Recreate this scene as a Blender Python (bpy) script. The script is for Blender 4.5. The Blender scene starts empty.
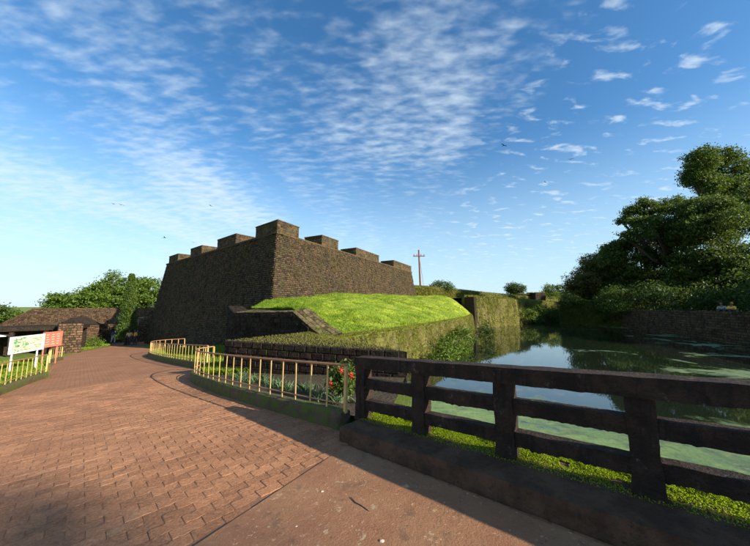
import bpy, bmesh, math, random
import numpy as np
from mathutils import Vector, Matrix, noise
from mathutils.geometry import delaunay_2d_cdt

random.seed(7); rng = np.random.default_rng(7)
R = math.radians
sc = bpy.context.scene
col = sc.collection

# ------------------------------------------------------------------ camera
cam = bpy.data.cameras.new('camera'); camo = bpy.data.objects.new('camera', cam); col.objects.link(camo)
camo.location = (0, 0, 1.6); camo.rotation_euler = (R(90 + 6.65), 0, 0)
cam.sensor_width = 36; cam.lens = 36 * 283 / 750
cam.clip_start = .05; cam.clip_end = 5000
sc.camera = camo

# ------------------------------------------------------------------ sky and sun
SUN_DIR = Vector((.87, -.49, 0)).normalized()        # towards the sun, on the ground
SUN_EL = R(22)
world = bpy.data.worlds.new('World'); sc.world = world; world.use_nodes = True
nt = world.node_tree; nt.nodes.clear()
def wn(t, **k):
    n = nt.nodes.new(t)
    for a, b in k.items(): setattr(n, a, b)
    return n
def wl(a, b): nt.links.new(a, b)
def wm(op, a, b=None, c=None, clamp=False):
    n = wn('ShaderNodeMath', operation=op, use_clamp=clamp)
    for i, v in enumerate((a, b, c)):
        if v is None: continue
        if hasattr(v, 'is_linked'): wl(v, n.inputs[i])
        else: n.inputs[i].default_value = v
    return n.outputs[0]
sky = wn('ShaderNodeTexSky', sky_type='NISHITA', sun_disc=False)
sky.sun_elevation = SUN_EL
sky.sun_rotation = math.atan2(SUN_DIR.x, SUN_DIR.y)
sky.altitude = 0; sky.air_density = 1.0; sky.dust_density = .3; sky.ozone_density = 1.6
hs = wn('ShaderNodeHueSaturation'); hs.inputs['Saturation'].default_value = 1.30; hs.inputs['Value'].default_value = 1.2
wl(sky.outputs[0], hs.inputs['Color'])
tc = wn('ShaderNodeTexCoord'); sx = wn('ShaderNodeSeparateXYZ'); wl(tc.outputs['Generated'], sx.inputs[0])
zz = wm('ADD', wm('MAXIMUM', sx.outputs['Z'], 0.0), .10)
px = wm('DIVIDE', sx.outputs['X'], zz); py = wm('DIVIDE', sx.outputs['Y'], zz)
cb = wn('ShaderNodeCombineXYZ'); wl(px, cb.inputs[0]); wl(py, cb.inputs[1])
def cnoise(scale, rot, sxy, detail, rough, off, dist=0.):
    mp = wn('ShaderNodeMapping'); mp.inputs['Rotation'].default_value = (0, 0, R(rot)); mp.inputs['Scale'].default_value = (sxy[0], sxy[1], 1)
    mp.inputs['Location'].default_value = off
    wl(cb.outputs[0], mp.inputs[0])
    n = wn('ShaderNodeTexNoise'); n.inputs['Scale'].default_value = scale; n.inputs['Detail'].default_value = detail
    n.inputs['Roughness'].default_value = rough; n.inputs['Distortion'].default_value = dist
    wl(mp.outputs[0], n.inputs['Vector']); return n.outputs['Fac']
def ramp(v, a, b, lo=0., hi=1.):
    n = wn('ShaderNodeMapRange', interpolation_type='SMOOTHSTEP'); n.inputs['From Min'].default_value = a; n.inputs['From Max'].default_value = b
    n.inputs['To Min'].default_value = lo; n.inputs['To Max'].default_value = hi
    wl(v, n.inputs['Value']); return n.outputs[0]
rip = cnoise(9.5, 30, (1.0, 2.3), 2.5, .5, (3.1, 1.7, 0), .12)          # ripples of the high cloud
band = cnoise(2.3, -9, (1.0, .26), 3.0, .5, (12.4, 2.2, 0), .1)     # bands running out to the horizon
big = cnoise(.62, 0, (1.0, 1.0), 2.0, .5, (7.3, 3.1, 0))             # where the sheet lies thick
fine = cnoise(26, 20, (1.0, 1.4), 3.0, .6, (1.3, 5.5, 0))
puf = wm('MULTIPLY', ramp(cnoise(6.5, -18, (1., 1.9), 4.0, .55, (4.4, 8.2, 0), .3), .54, .72), wm('MULTIPLY', ramp(px, .1, 1.0), ramp(px, 3.4, 1.8)))
west = ramp(px, 1.5, -1.3)                                            # the sheet thins out to the east
den = wm('ADD', wm('ADD', wm('MULTIPLY', rip, .52), wm('MULTIPLY', band, .70)), wm('ADD', wm('MULTIPLY', big, .50), wm('MULTIPLY', fine, .12)))
den = wm('ADD', den, wm('MULTIPLY', west, .24))
c1 = wm('MULTIPLY', ramp(den, .99, 1.46), .74)
c3 = wm('MULTIPLY', puf, .60)
cl = wm('MAXIMUM', c1, c3)
cl = wm('MULTIPLY', cl, ramp(sx.outputs['Z'], -.03, .04))
low = wm('MULTIPLY', ramp(sx.outputs['Z'], .52, .0), .86)             # milky air near the horizon
hz = wn('ShaderNodeMix', data_type='RGBA'); wl(low, hz.inputs['Factor']); wl(hs.outputs[0], hz.inputs['A'])
hz.inputs['B'].default_value = (3.3, 4.7, 5.7, 1)
mx = wn('ShaderNodeMix', data_type='RGBA'); wl(cl, mx.inputs['Factor']); wl(hz.outputs['Result'], mx.inputs['A'])
mx.inputs['B'].default_value = (4.7, 5.5, 6.1, 1)
bg = wn('ShaderNodeBackground'); bg.inputs['Strength'].default_value = .09
wl(mx.outputs['Result'], bg.inputs['Color'])
wo = wn('ShaderNodeOutputWorld'); wl(bg.outputs[0], wo.inputs[0])

sun = bpy.data.lights.new('sun', 'SUN'); suno = bpy.data.objects.new('sun', sun); col.objects.link(suno)
sun.energy = 5.0; sun.angle = R(.5); sun.color = (1, .91, .76)
d = Vector((SUN_DIR.x * math.cos(SUN_EL), SUN_DIR.y * math.cos(SUN_EL), math.sin(SUN_EL)))
suno.rotation_euler = d.to_track_quat('Z', 'Y').to_euler()
sc.view_settings.view_transform = 'Standard'; sc.view_settings.look = 'None'
sc.view_settings.exposure = 1.0; sc.view_settings.gamma = 1; sc.view_settings.use_curve_mapping = False
sc.cycles.max_bounces = 6; sc.cycles.transparent_max_bounces = 6
sc.cycles.use_denoising = True

# ------------------------------------------------------------------ material helper
class MT:
    def __init__(s, name):
        s.m = bpy.data.materials.new(name); s.m.use_nodes = True; s.t = s.m.node_tree
        s.b = s.t.nodes['Principled BSDF']; s.b.inputs['Specular IOR Level'].default_value = .25
        s.b.inputs['Roughness'].default_value = .9
    def n(s, t, **k):
        n = s.t.nodes.new(t)
        for a, b in k.items(): setattr(n, a, b)
        return n
    def l(s, a, b): s.t.links.new(a, b)
    def val(s, v, inp):
        if hasattr(v, 'is_linked'): s.l(v, inp)
        elif isinstance(v, (tuple, list)): inp.default_value = tuple(v) + ((1,) if len(v) == 3 and inp.type == 'RGBA' else ())
        else: inp.default_value = v
    def math(s, op, a, b=None, clamp=False):
        n = s.n('ShaderNodeMath', operation=op, use_clamp=clamp); s.val(a, n.inputs[0])
        if b is not None: s.val(b, n.inputs[1])
        return n.outputs[0]
    def obj(s): return s.n('ShaderNodeTexCoord').outputs['Object']
    def pos(s): return s.n('ShaderNodeNewGeometry').outputs['Position']
    def island(s): return s.n('ShaderNodeNewGeometry').outputs['Random Per Island']
    def rnd(s): return s.n('ShaderNodeObjectInfo').outputs['Random']
    def sep(s, v):
        n = s.n('ShaderNodeSeparateXYZ'); s.l(v, n.inputs[0]); return n.outputs
    def mapping(s, v, scale=(1, 1, 1), rot=(0, 0, 0)):
        n = s.n('ShaderNodeMapping'); s.l(v, n.inputs[0]); n.inputs['Scale'].default_value = scale; n.inputs['Rotation'].default_value = rot; return n.outputs[0]
    def noise(s, v, scale, detail=4, rough=.55, dist=0.):
        n = s.n('ShaderNodeTexNoise'); s.l(v, n.inputs['Vector']); n.inputs['Scale'].default_value = scale
        n.inputs['Detail'].default_value = detail; n.inputs['Roughness'].default_value = rough; n.inputs['Distortion'].default_value = dist
        return n.outputs['Fac']
    def ramp(s, v, a, b, lo=0., hi=1.):
        n = s.n('ShaderNodeMapRange', interpolation_type='SMOOTHSTEP'); s.val(v, n.inputs['Value'])
        n.inputs['From Min'].default_value = a; n.inputs['From Max'].default_value = b; n.inputs['To Min'].default_value = lo; n.inputs['To Max'].default_value = hi
        return n.outputs[0]
    def mix(s, f, a, b, mode='MIX'):
        n = s.n('ShaderNodeMix', data_type='RGBA', blend_type=mode); s.val(f, n.inputs['Factor']); s.val(a, n.inputs['A']); s.val(b, n.inputs['B']); return n.outputs['Result']
    def col(s, c): s.val(c, s.b.inputs['Base Color']); return s
    def rough(s, c): s.val(c, s.b.inputs['Roughness']); return s
    def bump(s, h, strength=.5, dist=.05):
        n = s.n('ShaderNodeBump'); s.val(h, n.inputs['Height']); n.inputs['Strength'].default_value = strength; n.inputs['Distance'].default_value = dist
        s.l(n.outputs[0], s.b.inputs['Normal']); return s

def m_stone(name, c1, c2, moss, moss_lo=.5, moss_hi=.68, isl=.38, brick=None):
    t = MT(name); p = t.pos()
    n1 = t.noise(p, 1.1, 5, .6); n2 = t.noise(p, 14, 4, .6); i = t.island()
    c = t.mix(t.ramp(n1, .3, .7), c1, c2)
    k = t.math('ADD', t.math('MULTIPLY', i, isl), t.math('MULTIPLY', n2, 1.1))
    k = t.math('ADD', k, t.math('MULTIPLY', t.math('SUBTRACT', t.noise(p, 5.5, 5, .75), .5), 1.3)); k = t.ramp(k, .25, 1.3, .22, 2.0)
    g = t.n('ShaderNodeCombineXYZ'); [t.l(k, g.inputs[q]) for q in range(3)]
    c = t.mix(1.0, c, g.outputs[0], 'MULTIPLY')
    st = t.noise(t.mapping(p, (1.3, 1.3, .28)), 1.5, 5, .65)
    c = t.mix(t.math('MULTIPLY', t.ramp(t.noise(p, 2.6, 6, .7), moss_lo, moss_hi), t.ramp(st, .35, .65)), c, moss)
    c = t.mix(t.math('MULTIPLY', t.ramp(st, .56, .74), .55), c, (.018, .016, .014))
    h = t.math('ADD', n2, t.math('MULTIPLY', t.noise(p, 45, 3), .5))
    if brick:
        b = t.n('ShaderNodeTexBrick'); v = t.mapping(p, (1, 1, 1), brick[0]); t.l(v, b.inputs['Vector'])
        b.inputs['Scale'].default_value = brick[1]; b.inputs['Mortar Size'].default_value = .03; b.inputs['Bias'].default_value = 0
        b.inputs['Color1'].default_value = (1, 1, 1, 1); b.inputs['Color2'].default_value = (.55, .55, .55, 1); b.inputs['Mortar'].default_value = (.3, .3, .3, 1)
        c = t.mix(.85, c, b.outputs['Color'], 'MULTIPLY'); h = t.math('ADD', h, t.math('MULTIPLY', b.outputs['Fac'], -1.5))
    t.b.inputs['Specular IOR Level'].default_value = .08; t.col(c).bump(h, 1., .08)
    return t.m
M = {}
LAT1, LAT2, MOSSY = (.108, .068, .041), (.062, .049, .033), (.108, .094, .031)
M['stone'] = m_stone('laterite_stone', LAT1, LAT2, MOSSY, .44, .62)
M['stone_far'] = m_stone('laterite_wall', (.20, .115, .068), (.14, .09, .055), (.10, .10, .03), brick=((R(90), 0, 0), 3.0))
M['stone_moss'] = m_stone('mossy_laterite', (.11, .085, .040), (.10, .095, .032), (.165, .175, .028), .38, .6)
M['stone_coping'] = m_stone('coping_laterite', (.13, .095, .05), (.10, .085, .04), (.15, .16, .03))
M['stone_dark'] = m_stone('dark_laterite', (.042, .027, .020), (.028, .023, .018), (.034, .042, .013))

def m_simple(name, c1, c2, scale=3, rough=.8, bump=.3, bd=.02, bs=30, metal=0):
    t = MT(name); p = t.obj()
    t.col(t.mix(t.ramp(t.noise(p, scale, 5, .6), .3, .7), c1, c2)).rough(rough)
    if bump: t.bump(t.noise(p, bs, 4), bump, bd)
    t.b.inputs['Metallic'].default_value = metal
    return t.m
def m_leaf(name, c1, c2, trans=.35, rough=.55):
    t = MT(name); i = t.island()
    p = t.pos()
    f = t.math('ADD', t.math('MULTIPLY', i, .6), t.math('MULTIPLY', t.ramp(t.noise(p, .7, 3), .3, .7), .4))
    c = t.mix(f, c1, c2); t.col(c).rough(rough); t.b.inputs['Specular IOR Level'].default_value = .3
    tr = t.n('ShaderNodeBsdfTranslucent'); t.l(t.mix(.25, c, (.25, .35, .02)), tr.inputs[0])
    m = t.n('ShaderNodeMixShader'); m.inputs[0].default_value = trans
    o = t.t.nodes['Material Output']; t.l(t.b.outputs[0], m.inputs[1]); t.l(tr.outputs[0], m.inputs[2]); t.l(m.outputs[0], o.inputs[0])
    return t.m
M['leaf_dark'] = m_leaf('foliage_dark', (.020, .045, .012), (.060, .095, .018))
M['leaf_tree'] = m_leaf('foliage_shade_tree', (.034, .068, .014), (.11, .155, .028))
M['leaf_mid'] = m_leaf('foliage_mid', (.035, .075, .012), (.105, .150, .022))
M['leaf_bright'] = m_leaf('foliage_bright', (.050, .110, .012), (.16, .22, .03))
M['leaf_olive'] = m_leaf('foliage_olive', (.06, .065, .014), (.14, .12, .03))
M['blade'] = m_leaf('grass_blade', (.10, .20, .012), (.30, .40, .03), .45)
M['blade_dry'] = m_leaf('dry_grass_blade', (.12, .13, .02), (.30, .275, .05), .4)
M['strap'] = m_leaf('strap_leaf', (.07, .14, .05), (.20, .28, .13), .3)
M['moss'] = m_leaf('moss_tuft', (.20, .30, .006), (.44, .54, .012), .55)
M['petal'] = m_simple('red_petal', (.55, .02, .02), (.7, .08, .05), 4, .6, 0)
M['bark'] = m_simple('bark', (.10, .075, .055), (.05, .04, .03), 4, .95, .8, .03, 12)
M['pebble'] = m_simple('pale_pebble', (.55, .46, .36), (.42, .34, .26), 20, .9, .2, .002, 80)
M['paint'] = m_simple('fence_yellow_paint', (.60, .42, .17), (.52, .30, .10), 9, .55, .15, .002, 60)
M['rust'] = m_simple('fence_rail_brown', (.33, .14, .07), (.42, .23, .09), 7, .6, .2, .002, 60)

def m_rail():
    t = MT('weathered_railing'); p = t.obj()
    n1 = t.noise(p, 5, 6, .65); n2 = t.noise(t.mapping(p, (1, 1, .2)), 14, 5, .6)
    c = t.mix(t.ramp(n1, .35, .65), (.024, .015, .010), (.055, .031, .020))
    c = t.mix(t.math('MULTIPLY', t.ramp(n2, .5, .68), .8), c, (.014, .012, .010))
    c = t.mix(t.math('MULTIPLY', t.ramp(t.noise(p, 11, 5, .7), .6, .72), .5), c, (.20, .17, .14))
    t.col(c).rough(.85).bump(t.math('ADD', n1, t.noise(p, 40, 4, .7)), .9, .03); return t.m
M['rail'] = m_rail()
def m_kerb():
    t = MT('bridge_kerb_plaster'); p = t.pos(); n1 = t.noise(p, 4, 6, .65)
    c = t.mix(t.ramp(n1, .35, .65), (.075, .040, .024), (.14, .078, .045))
    c = t.mix(t.math('MULTIPLY', t.ramp(t.noise(p, 9, 5, .7), .56, .7), .6), c, (.045, .06, .012))
    c = t.mix(t.math('MULTIPLY', t.ramp(t.noise(p, 22, 5, .75), .55, .68), .7), c, (.03, .02, .015)); t.col(c).rough(.9).bump(t.math('ADD', t.noise(p, 35, 5, .7), t.noise(p, 9, 4)), 1., .03); return t.m
M['kerb'] = m_kerb()
def m_gkerb():
    t = MT('garden_kerb_mossy'); p = t.pos(); n1 = t.noise(p, 4, 6, .65)
    c = t.mix(t.ramp(n1, .35, .65), (.085, .055, .036), (.14, .09, .055))
    c = t.mix(t.ramp(t.noise(p, 6, 5, .7), .42, .58), c, (.09, .115, .018))
    t.col(c).rough(.95).bump(t.noise(p, 30, 5, .7), .8, .03); return t.m
M['gkerb'] = m_gkerb()
RED1, RED2 = (.40, .190, .094), (.325, .150, .074)
def m_paver():
    t = MT('laterite_paver'); p = t.pos(); i = t.island(); r = t.rnd()
    n = t.noise(p, .9, 4); f = t.noise(p, 38, 4, .7)
    c = t.mix(t.ramp(n, .3, .7), RED1, RED2)
    k = t.math('ADD', t.math('MULTIPLY', t.math('FRACT', t.math('ADD', t.math('MULTIPLY', i, 3.7), r)), .16), t.math('ADD', t.math('MULTIPLY', f, .75), t.math('MULTIPLY', t.noise(p, 95, 4, .75), .5)))
    k = t.ramp(k, .35, 1.05, .48, 1.5); g = t.n('ShaderNodeCombineXYZ'); [t.l(k, g.inputs[q]) for q in range(3)]
    c = t.mix(1., c, g.outputs[0], 'MULTIPLY')
    c = t.mix(t.math('MULTIPLY', t.ramp(t.noise(p, 2.2, 6, .7), .58, .74), .5), c, (.14, .085, .055))
    c = t.mix(t.math('MULTIPLY', t.ramp(t.noise(p, 3.1, 6, .7), .60, .74), .45), c, (.55, .33, .19))
    t.col(c).rough(.93).bump(t.math('ADD', t.math('MULTIPLY', f, 1.4), t.noise(p, 110, 3, .7)), .8, .014); return t.m
M['paver'] = m_paver()
def m_road():
    t = MT('paved_road'); p = t.pos(); f = t.noise(p, 30, 4, .7)
    c = t.mix(t.ramp(t.noise(p, .9, 4), .3, .7), RED1, RED2)
    b = t.n('ShaderNodeTexBrick'); t.l(t.mapping(p, (1, 1, 1), (0, 0, R(-45.6))), b.inputs['Vector'])
    b.inputs['Scale'].default_value = 1.0; b.inputs['Brick Width'].default_value = .23; b.inputs['Row Height'].default_value = .14; b.inputs['Mortar Size'].default_value = .012
    b.inputs['Color1'].default_value = (1.04, 1.04, 1.04, 1); b.inputs['Color2'].default_value = (.86, .86, .86, 1); b.inputs['Mortar'].default_value = (.72, .70, .68, 1)
    c = t.mix(1., c, b.outputs['Color'], 'MULTIPLY')
    c = t.mix(t.math('MULTIPLY', t.ramp(t.noise(p, 1.7, 6, .7), .58, .74), .5), c, (.16, .095, .06))
    t.col(c).rough(.93).bump(t.math('ADD', f, t.math('MULTIPLY', b.outputs['Fac'], -.8)), .9, .02); return t.m
M['road'] = m_road()
def m_joint():
    t = MT('paver_joint_soil'); p = t.pos()
    t.col(t.mix(t.noise(p, 6, 5), (.20, .098, .055), (.30, .15, .08))).bump(t.noise(p, 60, 3), .8, .01); return t.m
M['joint'] = m_joint()
def m_deck():
    t = MT('bridge_deck_concrete'); p = t.pos(); f = t.noise(p, 55, 5, .75)
    c = t.mix(t.ramp(t.noise(p, 1.6, 6, .65), .3, .7), (.40, .205, .10), (.33, .145, .072))
    c = t.mix(t.math('MULTIPLY', t.ramp(t.noise(p, 4.5, 6, .7), .55, .68), .65), c, (.17, .10, .062))
    c = t.mix(t.math('MULTIPLY', t.ramp(t.noise(p, 7, 5, .75), .60, .68), .8), c, (.58, .44, .27))
    c = t.mix(t.math('MULTIPLY', f, .35), c, (.10, .06, .04))
    c = t.mix(t.math('MULTIPLY', t.ramp(t.noise(p, 26, 5, .75), .60, .68), .85), c, (.62, .46, .28)); c = t.mix(t.math('MULTIPLY', t.ramp(t.noise(p, 17, 6, .8), .58, .66), .6), c, (.12, .06, .035))
    t.col(c).rough(t.ramp(t.noise(p, 1.3, 4), .4, .7, .65, .9)).bump(t.math('ADD', f, t.noise(p, 9, 5, .6)), .6, .02); return t.m
M['deck'] = m_deck()
def m_ground():
    t = MT('earth_and_grass'); p = t.pos()
    c = t.mix(t.ramp(t.noise(p, 1.2, 5, .65), .35, .6), (.12, .17, .02), (.17, .22, .03))
    c = t.mix(t.ramp(t.noise(p, .5, 5, .65), .62, .74), c, (.16, .10, .06))
    t.col(c).rough(1).bump(t.noise(p, 18, 5, .7), 1, .06); return t.m
M['ground'] = m_ground()
def m_bank():
    t = MT('bank_turf'); p = t.pos()
    c = t.mix(t.ramp(t.noise(p, .45, 6, .65), .35, .62), (.17, .25, .016), (.31, .37, .028))
    c = t.mix(t.math('MULTIPLY', t.ramp(t.noise(p, 1.6, 5, .7), .45, .68), .7), c, (.085, .14, .014)); c = t.mix(t.math('MULTIPLY', t.ramp(t.noise(p, .8, 6, .75), .50, .66), .75), c, (.34, .31, .055))
    t.col(c).rough(1).bump(t.noise(p, 9, 6, .75), .7, .08); return t.m
M['bank'] = m_bank()
def m_water():
    t = MT('moat_water'); p = t.pos(); s = t.sep(p)
    # floating algae, thick by the bridge, thinner out along the moat
    dist = t.math('SUBTRACT', t.math('ADD', t.math('MULTIPLY', s[0], .678), t.math('MULTIPLY', s[1], .735)), 3.3)
    n1 = t.noise(p, .23, 6, .62, .6); n2 = t.noise(p, 1.4, 5, .7, .4)
    cover = t.math('ADD', t.math('MULTIPLY', n1, 1.0), t.math('MULTIPLY', n2, .25))
    side = t.math('ADD', t.ramp(s[0], 16, 32, 0., .05), t.ramp(t.math('SUBTRACT', s[0], t.math('MULTIPLY', s[1], .72)), -1.5, 7., 0., .16))
    side = t.math('MULTIPLY', side, t.ramp(dist, 22., 9., .6, 1.))
    thr = t.math('SUBTRACT', t.ramp(dist, 3.0, 9.5, .44, .82), side)
    a = t.ramp(t.math('SUBTRACT', cover, thr), -.03, .05)
    alg = t.mix(t.ramp(t.noise(p, .55, 5, .65), .35, .65), (.085, .15, .042), (.165, .22, .055))
    alg = t.mix(t.ramp(dist, 3., 7.0), t.mix(.5, alg, (.23, .36, .02)), alg)
    alg = t.mix(t.ramp(n2, .45, .7), alg, (.055, .085, .03)); alg = t.mix(t.math('MULTIPLY', t.ramp(t.noise(p, 5.5, 6, .75), .5, .66), .6), alg, (.05, .09, .025)); alg = t.mix(t.math('MULTIPLY', t.ramp(t.noise(t.mapping(p, (1, 3, 1), (0, 0, .8)), 1.1, 6, .7), .52, .66), .5), alg, (.27, .33, .12))
    alg = t.mix(t.math('MULTIPLY', t.ramp(t.noise(p, 24, 5, .8), .5, .62), .55), alg, (.045, .075, .02)); alg = t.mix(t.math('MULTIPLY', t.ramp(t.noise(p, 16, 5, .8), .58, .68), .5), alg, (.30, .36, .10))
    t.col(t.mix(a, (.012, .018, .010), alg)); t.rough(t.mix(a, (.03,) * 3, (.55,) * 3))
    t.b.inputs['IOR'].default_value = 1.5; t.b.inputs['Specular IOR Level'].default_value = 1.0
    t.bump(t.math('ADD', t.math('MULTIPLY', t.noise(p, 1.2, 3), .12), t.math('MULTIPLY', a, t.noise(p, 12, 4, .7))), .22, .03); return t.m
M['water'] = m_water()

# ------------------------------------------------------------------ object helpers
def tag(o, label=None, cat=None, group=None, kind=None):
    if label: o['label'] = label
    if cat: o['category'] = cat
    if group: o['group'] = group
    if kind: o['kind'] = kind
    return o
def thing(name, label, cat, loc=(0, 0, 0), group=None, rz=0):
    o = bpy.data.objects.new(name, None); col.objects.link(o); o.location = loc; o.rotation_euler = (0, 0, rz); o.empty_display_size = .2
    return tag(o, label, cat, group)
def link(name, me, mat, parent=None, loc=None):
    o = bpy.data.objects.new(name, me); col.objects.link(o)
    if mat and not me.materials: me.materials.append(M[mat] if isinstance(mat, str) else mat)
    if parent:
        o.parent = parent
        if loc is None:                      # mesh given in world coordinates
            o.matrix_parent_inverse = Matrix.LocRotScale(parent.location, parent.rotation_euler, None).inverted()
    if loc is not None: o.location = loc
    return o
class MB:
    def __init__(s): s.v = []; s.f = []
    def add(s, vs, fs):
        k = len(s.v); s.v += [tuple(v) for v in vs]; s.f += [tuple(i + k for i in f) for f in fs]; return s
    def hexa(s, b, t):      # four bottom, four top corners (ccw from above)
        return s.add(list(b) + list(t), [(3, 2, 1, 0), (4, 5, 6, 7), (0, 1, 5, 4), (1, 2, 6, 5), (2, 3, 7, 6), (3, 0, 4, 7)])
    def box(s, c, e, rz=0):
        cx, cy, cz = c; a, b, h = e[0] / 2, e[1] / 2, e[2] / 2; co, si = math.cos(rz), math.sin(rz)
        q = [(cx + x * co - y * si, cy + x * si + y * co) for x, y in ((-a, -b), (a, -b), (a, b), (-a, b))]
        return s.hexa([(x, y, cz - h) for x, y in q], [(x, y, cz + h) for x, y in q])
    def tube(s, pts, rad, n=7, cap=True):
        P = [Vector(p) for p in pts]; k = len(s.v)
        if not hasattr(rad, '__len__'): rad = [rad] * len(P)
        for i, p in enumerate(P):
            t = (P[min(i + 1, len(P) - 1)] - P[max(i - 1, 0)]).normalized()
            a = t.orthogonal().normalized() if i == 0 else (a - t * a.dot(t)).normalized()
            b = t.cross(a)
            for j in range(n):
                w = 2 * math.pi * j / n; s.v.append(tuple(p + (a * math.cos(w) + b * math.sin(w)) * rad[i]))
        for i in range(len(P) - 1):
            for j in range(n): s.f.append((k + i * n + j, k + i * n + (j + 1) % n, k + (i + 1) * n + (j + 1) % n, k + (i + 1) * n + j))
        if cap:
            s.f.append(tuple(k + j for j in reversed(range(n)))); s.f.append(tuple(k + (len(P) - 1) * n + j for j in range(n)))
        return s
    def mesh(s, name='mesh', smooth=False):
        me = bpy.data.meshes.new(name); me.from_pydata(s.v, [], s.f); me.update()
        if smooth: me.polygons.foreach_set('use_smooth', [True] * len(me.polygons))
        return me
    def build(s, name, mat, parent=None, smooth=False, loc=None): return link(name, s.mesh(name, smooth), mat, parent, loc)
def np_mesh(name, V, F):      # V (n,3), F (m,k) index array
    me = bpy.data.meshes.new(name); V = np.asarray(V, np.float32); F = np.asarray(F, np.int32); k = F.shape[1]
    me.vertices.add(len(V)); me.vertices.foreach_set('co', V.ravel())
    me.loops.add(F.size); me.loops.foreach_set('vertex_index', F.ravel())
    me.polygons.add(len(F)); me.polygons.foreach_set('loop_start', np.arange(0, F.size, k, dtype=np.int32))
    me.update(calc_edges=True); return me
def unit(a): return a / np.maximum(np.linalg.norm(a, axis=-1, keepdims=True), 1e-6)
def leaves(C, size, up=.5, out=None, aspect=.45):
    """diamond leaf faces at centres C"""
    n = len(C); nrm = rng.normal(size=(n, 3)); nrm = unit(nrm) + np.array([0, 0, up])
    if out is not None: nrm = nrm + out
    nrm = unit(nrm); a = unit(np.cross(nrm, rng.normal(size=(n, 3)))); b = np.cross(nrm, a)
    L = (size * rng.uniform(.6, 1.3, n))[:, None]; W = L * aspect
    bend = nrm * L * .18
    V = np.stack([C - a * L * .5 - bend, C + b * W * .5, C + a * L * .5 - bend, C - b * W * .5], 1).reshape(-1, 3)
    return V, np.arange(4 * n).reshape(n, 4)
def blades(C, hgt, wid, lean=.35, dirv=None):
    """grass blades: one curved two-piece strip (5 verts) each"""
    n = len(C); ang = rng.uniform(0, 2 * np.pi, n); sd = np.stack([np.cos(ang), np.sin(ang), 0 * ang], 1)
    h = (hgt * rng.uniform(.5, 1.35, n))[:, None]; w = (wid * rng.uniform(.6, 1.3, n))[:, None]
    ld = rng.normal(size=(n, 3)) * lean; ld[:, 2] = 0
    g = np.array([[0, 0, 1.]]) if dirv is None else dirv
    mid = C + g * h * .55 + ld * h * .3; tip = C + g * h * .95 + ld * h
    V = np.stack([C - sd * w, C + sd * w, mid + sd * w * .7, tip, mid - sd * w * .7], 1).reshape(-1, 3)
    return V, np.arange(5 * n).reshape(n, 5)
def join(parts):
    vs, fs, k = [], [], 0
    for V, F in parts: vs.append(V); fs.append(F + k); k += len(V)
    return np.concatenate(vs), np.concatenate(fs)
def fbm(x, y, s=1., seed=0.): return noise.fractal(Vector((x * s + seed, y * s - seed, seed * .7)), 1., 2., 4)

# ------------------------------------------------------------------ terrain
def lin(x, pts):
    return float(np.interp(x, [p[0] for p in pts], [p[1] for p in pts]))
def slope(x, y):                     # the approach falls away towards the gate
    s = y - x
    if s < 40: return -.05 * s
    s = min(s, 99.); return -.05 * s + .00042 * (s - 40) ** 2
def sst(x, a, b):
    t = min(max((x - a) / (b - a), 0), 1); return t * t * (3 - 2 * t)
WATER = -1.35
MOAT = [(.45, 4.35), (.95, 7.2), (-.9, 10.2), (1.8, 14.3), (5.6, 20.8), (9.6, 28.4), (12.7, 37.), (43.7, 67.), (58, 81), (62, 78), (50, 66), (31.7, 48.7), (35.4, 41), (27.9, 20.9), (16.5, -10.4), (3.0, 1.8), (2.45, 2.5)]
def gz(x, y):
    z = slope(x, y)
    w = (x - .8) * .811 - (y - 8) * .585         # distance to the moat side of the wall line (positive = moat side)
    if w > 14 or (w > .5 and y > 14): return 1.03
    f = max(sst(y, 44, 60) * sst(x, -22, 5), 0)
    return z * (1 - f) + 1.2 * f
def inside(p, poly):
    x, y = p; c = False; j = len(poly) - 1
    for i in range(len(poly)):
        xi, yi = poly[i]; xj, yj = poly[j]
        if (yi > y) != (yj > y) and x < (xj - xi) * (y - yi) / (yj - yi) + xi: c = not c
        j = i
    return c
def sheet(poly, zf, step, holes=()):
    """triangulated polygon with inner grid points; returns mesh data"""
    xs = [p[0] for p in poly]; ys = [p[1] for p in poly]; pts = []; edges = []
    def ring(pl):
        k = len(pts); q = []
        for i in range(len(pl)):
            a, b = Vector(pl[i]), Vector(pl[(i + 1) % len(pl)]); m = max(1, int((b - a).length / step))
            q += [a.lerp(b, j / m) for j in range(m)]
        pts.extend(q); edges.extend((k + i, k + (i + 1) % len(q)) for i in range(len(q)))
    ring(poly); [ring(hh) for hh in holes]
    x = min(xs) + step * .5
    while x < max(xs):
        y = min(ys) + step * .5
        while y < max(ys):
            if inside((x, y), poly) and not any(inside((x, y), hh) for hh in holes): pts.append(Vector((x, y)))
            y += step
        x += step
    vs, es, fs, *_ = delaunay_2d_cdt(pts, edges, [], 0, 1e-5)
    out = []
    for f in fs:
        c = sum((vs[i] for i in f), Vector((0, 0))) / len(f)
        if inside(c, poly) and not any(inside(c, hh) for hh in holes): out.append(tuple(f))
    m = MB(); m.add([(v.x, v.y, zf(v.x, v.y)) for v in vs], out)
    return m
sheet([(-95, -40), (95, -40), (95, 120), (-95, 120)], gz, 2.5, [MOAT]).build('ground', 'ground', smooth=True)['kind'] = 'structure'
far = MB()
E_ = 2500
ringpts = [(-95, -40), (95, -40), (95, 120), (-95, 120)]; big_ = [(-E_, -E_), (E_, -E_), (E_, E_), (-E_, E_)]
for i in range(4):
    a, b = ringpts[i], ringpts[(i + 1) % 4]; c_, d_ = big_[(i + 1) % 4], big_[i]
    far.add([(d_[0], d_[1], -6), (c_[0], c_[1], -6), (b[0], b[1], gz(*b) - .3), (a[0], a[1], gz(*a) - .3)], [(0, 1, 2, 3)])
far.build('far_terrain', 'ground')['kind'] = 'structure'
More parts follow.
